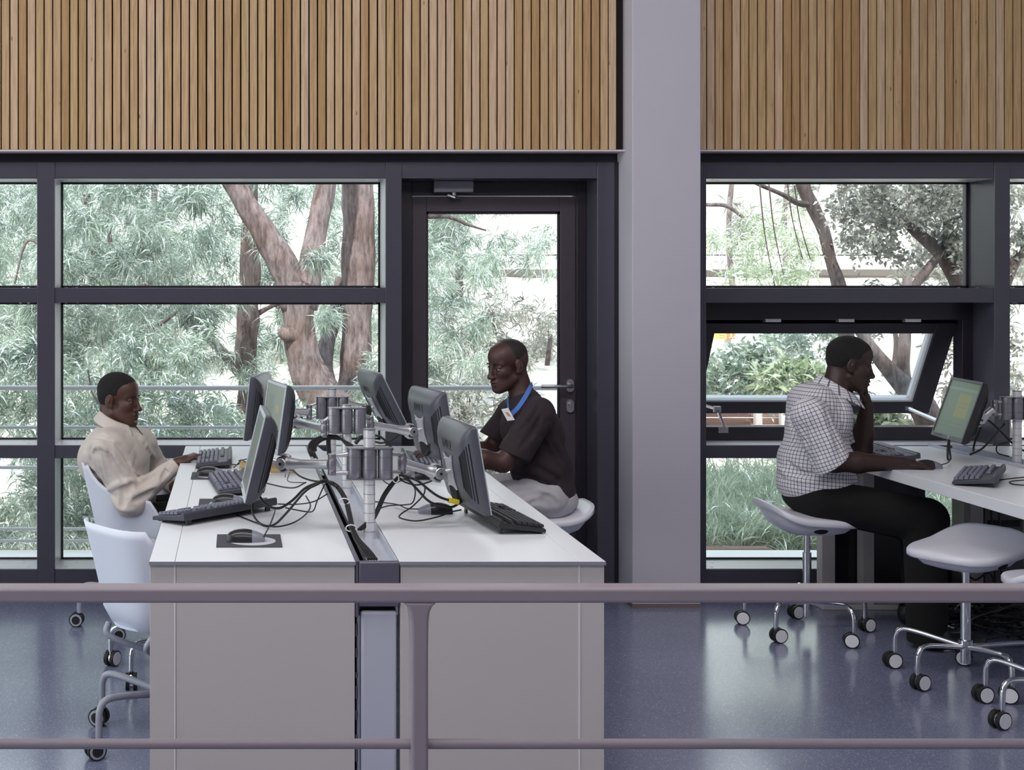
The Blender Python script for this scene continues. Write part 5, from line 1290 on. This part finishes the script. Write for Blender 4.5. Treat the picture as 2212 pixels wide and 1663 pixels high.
def weave(o, P, torso, sleeves):
    """uv for the cloth: around and along the torso or the nearer sleeve"""
    U = np.zeros((len(P), 2), np.float32); best = np.full(len(P), 9.0, np.float32)
    for k, (a, b, r, bias) in enumerate([torso] + sleeves):
        a, b = np.array(a, np.float32), np.array(b, np.float32); ax = (b - a) / np.linalg.norm(b - a)
        t = (P - a) @ ax; q = P - a - t[:, None] * ax; d = np.linalg.norm(q, axis=1)
        e1 = np.cross(ax, (0, 1, 0)); e1 /= np.linalg.norm(e1); e2 = np.cross(ax, e1)
        ang = np.arctan2(q @ e2, q @ e1); L = np.linalg.norm(b - a); over = np.maximum(0, np.maximum(-t, t - L))
        sc = d / r + over * 4 + bias; m = sc < best; best[m] = sc[m]; U[m, 0] = ang[m] * r; U[m, 1] = t[m]
    at_ = o.data.attributes.new('weave', 'FLOAT2', 'POINT'); at_.data.foreach_set('vector', U.ravel())

# ---- seated man in the cream shirt (faces right, turned a little to the camera)
def man_cream():
    o = thing('person', (-.45, 6.07, 0), 'seated man in a cream long sleeved shirt typing at the far left of the desk', 'person')
    fw = Vector((math.cos(R(20)), -math.sin(R(20)), -.03)); Rh = frame_mat(fw); hc = at(254, 865, 6.08)
    sN, eN, wN = at(234, 972, 5.90), at(281, 1083, 5.87), at(383, 1001, 5.93)
    sF, eF, wF = at(306, 958, 6.26), at(338, 1012, 6.40), at(378, 1052, 6.20)
    v = Vol((-.82, 5.70, .50), (-.02, 6.56, 1.22), .0032); W = head(v, hc, Rh)
    v.cap(W((-.030, 0, -.045)), at(246, 938, 6.08), .054, .060, .02); v.cap(at(246, 930, 6.08), at(258, 1060, 6.08), .055, .08, .03)
    for s, e, w in ((sN, eN, wN), (sF, eF, wF)):
        v.cap(at(250, 958, 6.08), s, .05, .05, .03); v.cap(s, e, .046, .038, .02); v.cap(e, w, .037, .025, .02)
    hand(v, wN, (.84, .06, .36), (-.30, -.10, .95), 1, [(38, 30, 18), (34, 30, 18), (38, 32, 20), (44, 34, 20)], .98)
    hand(v, wF, (.7, -.35, -.5), (.5, .2, .8), -1, (20, 20, 15), .95)
    v.mesh('body', M['skin'], o)
    eyes(o, W, Rh)
    hair(o, hc, Rh, [(-.11, -.050), (-.055, -.045), (-.036, -.020), (-.022, .016), (.004, .026), (.026, .030), (.032, .058), (.052, .078), (.075, .088), (.11, .094)], M['hair'])
    mo = MB().tube([W((.1005, s * .004, -.0500 - abs(s) * .0009)) for s in (-5, -3, 0, 3, 5)], [.0012, .0024, .0026, .0024, .0012], 8, spline=3); mo.build('moustache', M['stubble'], o, smooth=True)
    wr = folds(.0032, [(.8, -.5, .35, 105, .3, .9), (.5, .3, .8, 85, 1.9, .8), (.6, .1, -.8, 95, .8, 1.0)])
    yaw = np.array(basis((math.cos(R(22)), -math.sin(R(22)), -.12)), np.float32)
    v = Vol((-.92, 5.68, .42), (-.12, 6.56, 1.08), .004)
    v.ell(at(251, 992, 6.08), (.145, .185, .165), yaw, .04, wr=wr); v.ell(at(268, 1080, 6.07), (.140, .165, .15), yaw, .05, wr=wr)
    v.ell(at(226, 985, 6.08), (.098, .155, .10), yaw, .06, wr=wr); v.cap(at(246, 950, 6.08), sN, .062, .062, .07, wr=wr); v.cap(at(250, 948, 6.08), sF, .062, .062, .07, wr=wr)
    v.cap(at(247, 948, 6.08), at(247, 970, 6.08), .066, .10, .03)
    d = Vector(wN - eN).normalized(); cN = wN - d * .006
    v.cap(sN, eN, .068, .060, .075, wr=wr); v.cap(eN, wN, .060, .034, .03, wr=wr, cut=(tuple(cN), tuple(d)))
    v.cap(eN, eN + Vector((.02, 0, -.012)), .060, .050, .02)
    v.cap(sF, eF, .066, .056, .03, wr=wr); d2 = Vector(wF - eF).normalized(); v.cap(eF, wF, .054, .038, .03, wr=wr, cut=(tuple(wF - d2 * .01), tuple(d2)))
    q = lambda *p: [(120 + x / 3.615, 760 + y / 3.615) for x, y in p]
    for p, r in ((q((335, 735), (352, 850), (382, 960), (402, 1050)), .010), (q((295, 775), (330, 738), (370, 738), (410, 770)), .007), (q((430, 760), (500, 900), (585, 1000)), .011),
                 (q((400, 1085), (480, 1040), (560, 1012), (610, 1012)), .010), (q((530, 1140), (640, 1100), (760, 1058), (830, 990)), .012), (q((245, 690), (235, 800), (250, 890)), .010), (q((640, 650), (700, 730), (770, 830)), .010), (q((600, 930), (690, 990), (730, 1010)), .008), (q((440, 1130), (500, 1210), (600, 1235)), .010)):
        v.stroke(p, r, 'add', .016)
    for p, r in ((q((310, 760), (330, 850), (362, 970), (388, 1060)), .010), (q((415, 800), (470, 910), (540, 1010)), .011), (q((545, 1050), (522, 1140), (518, 1220)), .012),
                 (q((640, 1060), (700, 1010), (790, 950)), .010), (q((470, 700), (530, 765), (585, 870)), .010), (q((205, 895), (250, 925), (300, 960)), .012), (q((280, 665), (350, 660), (440, 690)), .006), (q((270, 720), (262, 820), (285, 900)), .009), (q((590, 1180), (690, 1130), (780, 1080)), .010), (q((830, 1000), (860, 940), (890, 880)), .008), (q((600, 1020), (570, 1090), (560, 1160)), .008)):
        v.stroke(p, r, 'sub', .014)
    s = v.mesh('shirt', M['cream'], o)[0]
    cu = MB().tube([cN - d * .05, cN - d * .002], [.0395, .0345], 20, caps=True).build('cuff', M['cream'], s, smooth=40)
    ring = neck_ring(at(253, 903, 6.08), (math.cos(R(24)), -math.sin(R(24)), 0), .076, .070, .45)
    n = len(ring); collar(o, M['cream'], ring, [.058 - .022 * math.sin(math.pi * i / (n - 1)) for i in range(n)], [.052 - .012 * math.sin(math.pi * i / (n - 1)) for i in range(n)])
    pl = MB()
    f3 = Vector((math.cos(R(24)), -math.sin(R(24)), 0))
    for k, (px, py) in enumerate(((303, 962), (316, 995), (325, 1030))):
        pass
    v = Vol((-.70, 5.80, .02), (.05, 6.35, .66), .006); tw = folds(.004, [(.8, .2, .5, 30, .3, 1.5), (.2, .5, -.9, 38, 1.2, 1.2)])
    v.ell(at(272, 1112, 6.07), (.12, .150, .080), None, .03)
    for dy, kx in ((-.10, -.18), (.10, -.16)):
        hp, kn = Vector((-.47, 6.07 + dy, .49)), Vector((kx + .10, 6.07 + dy * 1.2, .53)); an = Vector((kx + .14, 6.07 + dy * 1.2, .10))
        v.cap(hp, kn, .074, .068, .03, wr=tw); v.cap(kn, an, .068, .052, .03, wr=tw, cut=((0, 0, .06), (0, 0, -1)))
    v.mesh('trousers', M['trouser'], o)
    for dy, kx in ((-.12, -.18), (.12, -.16)): shoe(o, (kx + .10, 6.07 + dy, 0), (kx + .36, 6.07 + dy, 0))
    return o

# ---- seated man with the blue ribbon (faces left)
def man_ribbon():
    o = thing('person', (1.40, 6.15, 0), 'seated man in a black tee with a blue neck ribbon, before the glazed door', 'person')
    fw = Vector((-math.cos(R(22)), -math.sin(R(22)), -.14)); Rh = frame_mat(fw); hc = at(1100, 791, 6.17)
    sN, eN, wN = at(1163, 896, 5.97), at(1086, 1000, 5.92), at(962, 975, 5.88)
    sF, eF, wF = at(1106, 892, 6.36), at(1062, 968, 6.42), at(985, 985, 6.22)
    v = Vol((.62, 5.68, .60), (1.66, 6.60, 1.37), .0032); W = head(v, hc, Rh)
    v.cap(W((-.030, 0, -.045)), at(1132, 868, 6.17), .053, .060, .02); v.cap(at(1132, 868, 6.17), at(1160, 1000, 6.16), .055, .08, .03)
    for s, e, w in ((sN, eN, wN), (sF, eF, wF)):
        v.cap(at(1138, 885, 6.17), s, .05, .05, .03); v.cap(s, e, .048, .041, .02); v.cap(e, e.lerp(w, .35), .041, .041, .02); v.cap(e.lerp(w, .35), w, .041, .026, .02)
    hand(v, wN, (-.98, .02, .06), (-.05, -.05, 1), -1, [(28, 24, 14), (24, 24, 14), (28, 26, 16), (34, 28, 16)], .98)
    hand(v, wF, (-.95, -.2, -.05), (0, 0, 1), 1, (20, 22, 14), .95)
    v.mesh('body', M['skin2'], o)
    eyes(o, W, Rh)
    hair(o, hc, Rh, [(-.11, -.050), (-.05, -.045), (-.034, -.015), (-.020, .022), (.006, .040), (.016, .070), (.024, .100), (.04, .125), (.08, .14)], M['stubble'], grow=.0008, h=.0028)
    wr = folds(.0030, [(-.8, -.4, .4, 95, .5, .9), (.3, .5, -.9, 80, 2.4, .8), (-.7, 0, -.7, 90, .2, 1.0)])
    yaw = np.array(basis((-math.cos(R(20)), -math.sin(R(20)), -.35)), np.float32)
    v = Vol((1.02, 5.70, .46), (1.70, 6.60, 1.16), .004)
    v.ell(at(1150, 935, 6.16), (.125, .180, .155), yaw, .04, wr=wr); v.ell(at(1168, 1010, 6.15), (.140, .170, .13), None, .05, wr=wr)
    v.ell(at(1183, 1058, 6.15), (.122, .172, .085), None, .04, wr=wr, cut=[(tuple(at(1160, 1062, 6.15)), (-.35, 0, -.94))])
    v.cap(at(1136, 878, 6.17), sN, .066, .070, .04, wr=wr); v.cap(at(1134, 876, 6.17), sF, .066, .064, .04, wr=wr); v.cap(at(1134, 868, 6.17), at(1140, 900, 6.17), .062, .10, .03)
    ce = at(1112, 984, 5.94); v.cap(sN, ce + Vector((-.02, 0, -.03)), .072, .074, .03, wr=wr, cut=(tuple(ce), (-.42, 0, -.91)))
    cf = at(1061, 945, 6.41); v.cap(sF, cf + Vector((-.02, 0, -.03)), .066, .062, .03, wr=wr, cut=(tuple(cf), (-.45, 0, -.89)))
    q = lambda *p: [(820 + x / 2.97, 700 + y / 2.97) for x, y in p]
    for p, r in ((q((835, 640), (900, 560), (960, 470), (985, 410)), .011), (q((850, 870), (960, 890), (1080, 960), (1160, 1010)), .012), (q((1000, 640), (1060, 780), (1160, 930)), .011), (q((1020, 960), (1100, 1040), (1180, 1100)), .010), (q((900, 790), (980, 700), (1030, 600)), .010), (q((850, 960), (930, 990), (1020, 1000)), .010), (q((800, 540), (840, 600), (850, 680)), .009)):
        v.stroke(p, r, 'sub', .014)
    for p, r in ((q((880, 690), (950, 600), (1000, 520)), .010), (q((900, 920), (1000, 950), (1120, 1030)), .010), (q((1080, 640), (1140, 780), (1200, 900)), .010)):
        v.stroke(p, r, 'add', .016)
    v.mesh('shirt', M['tshirt'], o)
    v = Vol((.80, 5.85, .02), (1.66, 6.45, .76), .006); tw = folds(.009, [(.8, .2, .5, 90, .3, .9), (.4, .5, -.7, 80, 1.2, .9)])
    v.ell(at(1186, 1078, 6.15), (.125, .165, .085), None, .03, wr=tw)
    for dy in (-.10, .10):
        hp, kn, an = Vector((1.42, 6.15 + dy, .585)), Vector((1.00, 6.12 + dy * 1.3, .575)), Vector((1.02, 6.12 + dy * 1.3, .10))
        v.cap(hp, kn, .088, .074, .03, wr=tw); v.cap(kn, an, .072, .055, .03, wr=tw, cut=((0, 0, .06), (0, 0, -1)))
    for p, r in ((q((840, 1060), (950, 1062), (1010, 1045)), .012), (q((900, 1110), (1000, 1085), (1075, 1125)), .012), (q((1050, 1100), (1100, 1120), (1140, 1160)), .012), (q((960, 1150), (1040, 1130), (1100, 1170)), .010)):
        v.stroke(p, r, 'sub', .016)
    v.mesh('trousers', M['khaki'], o)
    for dy in (-.13, .13): shoe(o, (1.06, 6.12 + dy, 0), (.80, 6.12 + dy, 0))
    b = thing('name_badge', at(1096, 895, 5.99), 'white name badge hanging on a wide blue ribbon round the man\'s neck', 'badge')
    def ribbon(pts, w, name):
        l, r = [], []
        P = catmull(pts, 5)
        for i, p in enumerate(P):
            t = (P[min(i + 1, len(P) - 1)] - P[max(0, i - 1)]).normalized(); s = t.cross(Vector((0, -1, 0))).normalized(); l.append(p - s * w); r.append(p + s * w)
        m = MB().loft([l, r], caps=False, closed=False); q = m.build(name, M['ribbon'], b); sd = q.modifiers.new('thickness', 'SOLIDIFY'); sd.thickness = .002; sd.offset = 0
    ribbon([at(1150, 828, 6.13), at(1146, 836, 6.04), at(1134, 858, 5.985), at(1119, 880, 5.965), at(1104, 895, 5.975)], .0098, 'ribbon')
    ribbon([at(1098, 856, 6.20), at(1097, 868, 6.10), at(1098, 884, 5.99)], .0045, 'ribbon')
    cs = [at(1083, 884, 5.965), at(1098, 881, 5.965), at(1112, 907, 5.955), at(1096, 909, 5.955)]
    m = MB().loft([cs, [c + Vector((0, .003, 0)) for c in cs]]); card = m.build('card', M['paper'], b)
    a, c = cs[0].lerp(cs[2], .35), cs[0].lerp(cs[2], .6); m = MB().loft([[a + Vector((-.006, -.0012, .004)), a + Vector((.008, -.0012, .004)), c + Vector((.008, -.0012, -.004)), c + Vector((-.004, -.0012, -.004))], [a + Vector((-.006, .001, .004)), a + Vector((.008, .001, .004)), c + Vector((.008, .001, -.004)), c + Vector((-.004, .001, -.004))]])
    m.build('printed_photo', M['tan'], card)
    return o

# ---- man in the checked shirt, chin on his hand (faces right)
def man_check():
    o = thing('person', (2.60, 5.93, 0), 'man in a checked short sleeved shirt leaning on the right desk, chin on hand', 'person')
    fw = Vector((math.cos(R(8)), -math.sin(R(8)), -.16)); Rh = frame_mat(fw); hc = at(1831, 788, 5.95)
    sN, eN, wN = at(1750, 898, 5.75), at(1800, 998, 5.70), at(1948, 1001, 5.71)
    sF, eF, wF = at(1798, 893, 6.13), at(1862, 968, 6.09), at(1872, 878, 5.98)
    v = Vol((2.35, 5.55, .70), (3.20, 6.26, 1.37), .0032); W = head(v, hc, Rh)
    v.cap(W((-.030, 0, -.045)), at(1796, 872, 5.95), .055, .062, .02); v.cap(at(1796, 872, 5.95), at(1770, 980, 5.94), .055, .08, .03)
    for s, e, w in ((sN, eN, wN), (sF, eF, wF)):
        v.cap(at(1785, 890, 5.94), s, .05, .05, .03); v.cap(s, e, .050, .043, .02); v.cap(e, e.lerp(w, .35), .042, .043, .02); v.cap(e.lerp(w, .35), w, .043, .028, .02)
    hand(v, wN, (.97, .03, -.10), (.10, -.08, 1), 1, [(14, 22, 16), (14, 22, 16), (16, 24, 16), (18, 26, 18)], 1.0)
    hand(v, wF, (-.22, -.10, .97), (.95, -.25, .25), 1, [(58, 55, 25), (62, 58, 25), (66, 60, 28), (70, 60, 28)], .98, thumb_out=.45)
    v.mesh('body', M['skin3'], o)
    eyes(o, W, Rh)
    hair(o, hc, Rh, [(-.11, -.050), (-.055, -.045), (-.036, -.018), (-.022, .020), (.004, .030), (.028, .034), (.036, .060), (.056, .076), (.075, .086), (.11, .094)], M['hair'])
    wr = folds(.0026, [(.8, -.4, .4, 85, .9, .8), (.3, .5, -.9, 75, .4, .8), (.6, 0, -.8, 80, 1.8, .9)])
    ln = np.array(basis((.88, 0, -.47)), np.float32)
    v = Vol((2.30, 5.55, .48), (2.98, 6.32, 1.22), .004)
    v.ell(at(1768, 908, 5.95), (.125, .180, .155), ln, .04, wr=wr); v.ell(at(1752, 868, 5.95), (.085, .16, .085), ln, .04, wr=wr)
    v.ell(at(1762, 998, 5.94), (.160, .172, .155), None, .05, wr=wr); v.cap(at(1784, 882, 5.95), at(1778, 900, 5.95), .064, .10, .03)
    p0 = at(1700, 1074, 5.94); p1 = at(1852, 1036, 5.94); nn = Vector((p1.z - p0.z, 0, -(p1.x - p0.x))).normalized()
    v.ell(at(1764, 1046, 5.94), (.168, .175, .10), None, .04, wr=wr, cut=[(tuple(p0), tuple(nn))])
    v.cap(at(1778, 880, 5.94), sN, .068, .070, .04, wr=wr); v.cap(at(1782, 878, 5.95), sF, .068, .066, .04, wr=wr)
    ce = at(1797, 1003, 5.71); v.cap(sN, ce + Vector((.03, 0, -.06)), .074, .082, .03, wr=wr, cut=(tuple(ce), (.60, 0, -.80)))
    cf = at(1838, 948, 6.11); v.cap(sF, cf + Vector((.02, 0, -.03)), .068, .066, .03, wr=wr, cut=(tuple(cf), (.62, 0, -.78)))
    q = lambda *p: [(1500 + x / 2.771, 640 + y / 2.771) for x, y in p]
    for p, r in ((q((635, 620), (645, 760), (675, 900), (715, 1040)), .010), (q((785, 650), (830, 800), (880, 930)), .010), (q((850, 640), (890, 740), (905, 830)), .008), (q((560, 690), (590, 800), (600, 900)), .009), (q((520, 1080), (680, 1070), (880, 1085)), .012), (q((540, 980), (600, 1040), (700, 1080)), .010), (q((700, 700), (740, 860), (760, 980)), .008), (q((830, 560), (870, 610), (890, 680)), .008)):
        v.stroke(p, r, 'sub', .014)
    for p, r in ((q((740, 640), (790, 800), (830, 940)), .010), (q((500, 1010), (600, 1090), (760, 1110)), .012)):
        v.stroke(p, r, 'add', .016)
    s, P = v.mesh('shirt', M['check'], o)
    weave(s, P, (at(1764, 1080, 5.94), at(1782, 860, 5.95), .17, 0), [(sN, ce, .074, .12), (sF, cf, .068, .12)])
    ring = neck_ring(at(1808, 836, 5.95), (math.cos(R(8)), -math.sin(R(8)), 0), .078, .070, .62)
    n = len(ring); c = collar(o, M['check'], ring, [.062 - .022 * math.sin(math.pi * i / (n - 1)) for i in range(n)], [.048 - .010 * math.sin(math.pi * i / (n - 1)) for i in range(n)])
    me = c.data; at_ = me.attributes.new('weave', 'FLOAT2', 'POINT'); at_.data.foreach_set('vector', np.array([(.016 * (k % n) * 1.05, v_.co.z) for k, v_ in enumerate(me.vertices)], np.float32).ravel())
    v = Vol((2.28, 5.50, .0), (3.30, 6.28, .80), .006); tw = folds(.004, [(.8, .2, .5, 26, .3, 1.6), (.2, .5, -.9, 34, 1.2, 1.4)])
    v.ell(at(1768, 1070, 5.93), (.150, .172, .095), None, .03)
    for hp, kn, an in ((at(1780, 1080, 5.84), at(1998, 1122, 5.74), at(2003, 1400, 5.66)), (at(1785, 1082, 6.04), at(1985, 1130, 6.06), at(1995, 1350, 6.06))):
        v.cap(hp, kn, .094, .090, .03, wr=tw); v.cap(kn, an, .086, .078, .03, wr=tw, cut=((0, 0, .03), (0, 0, -1)))
    v.mesh('trousers', M['trouser'], o)
    shoe(o, at(1985, 1490, 5.65).xy[:] + (0,), (at(1985, 1490, 5.65).x + .27, 5.62, 0)); shoe(o, (3.02, 6.06, 0), (3.29, 6.04, 0))
    return o
for f in (man_cream, man_ribbon, man_check): f()
bpy.context.view_layer.update()
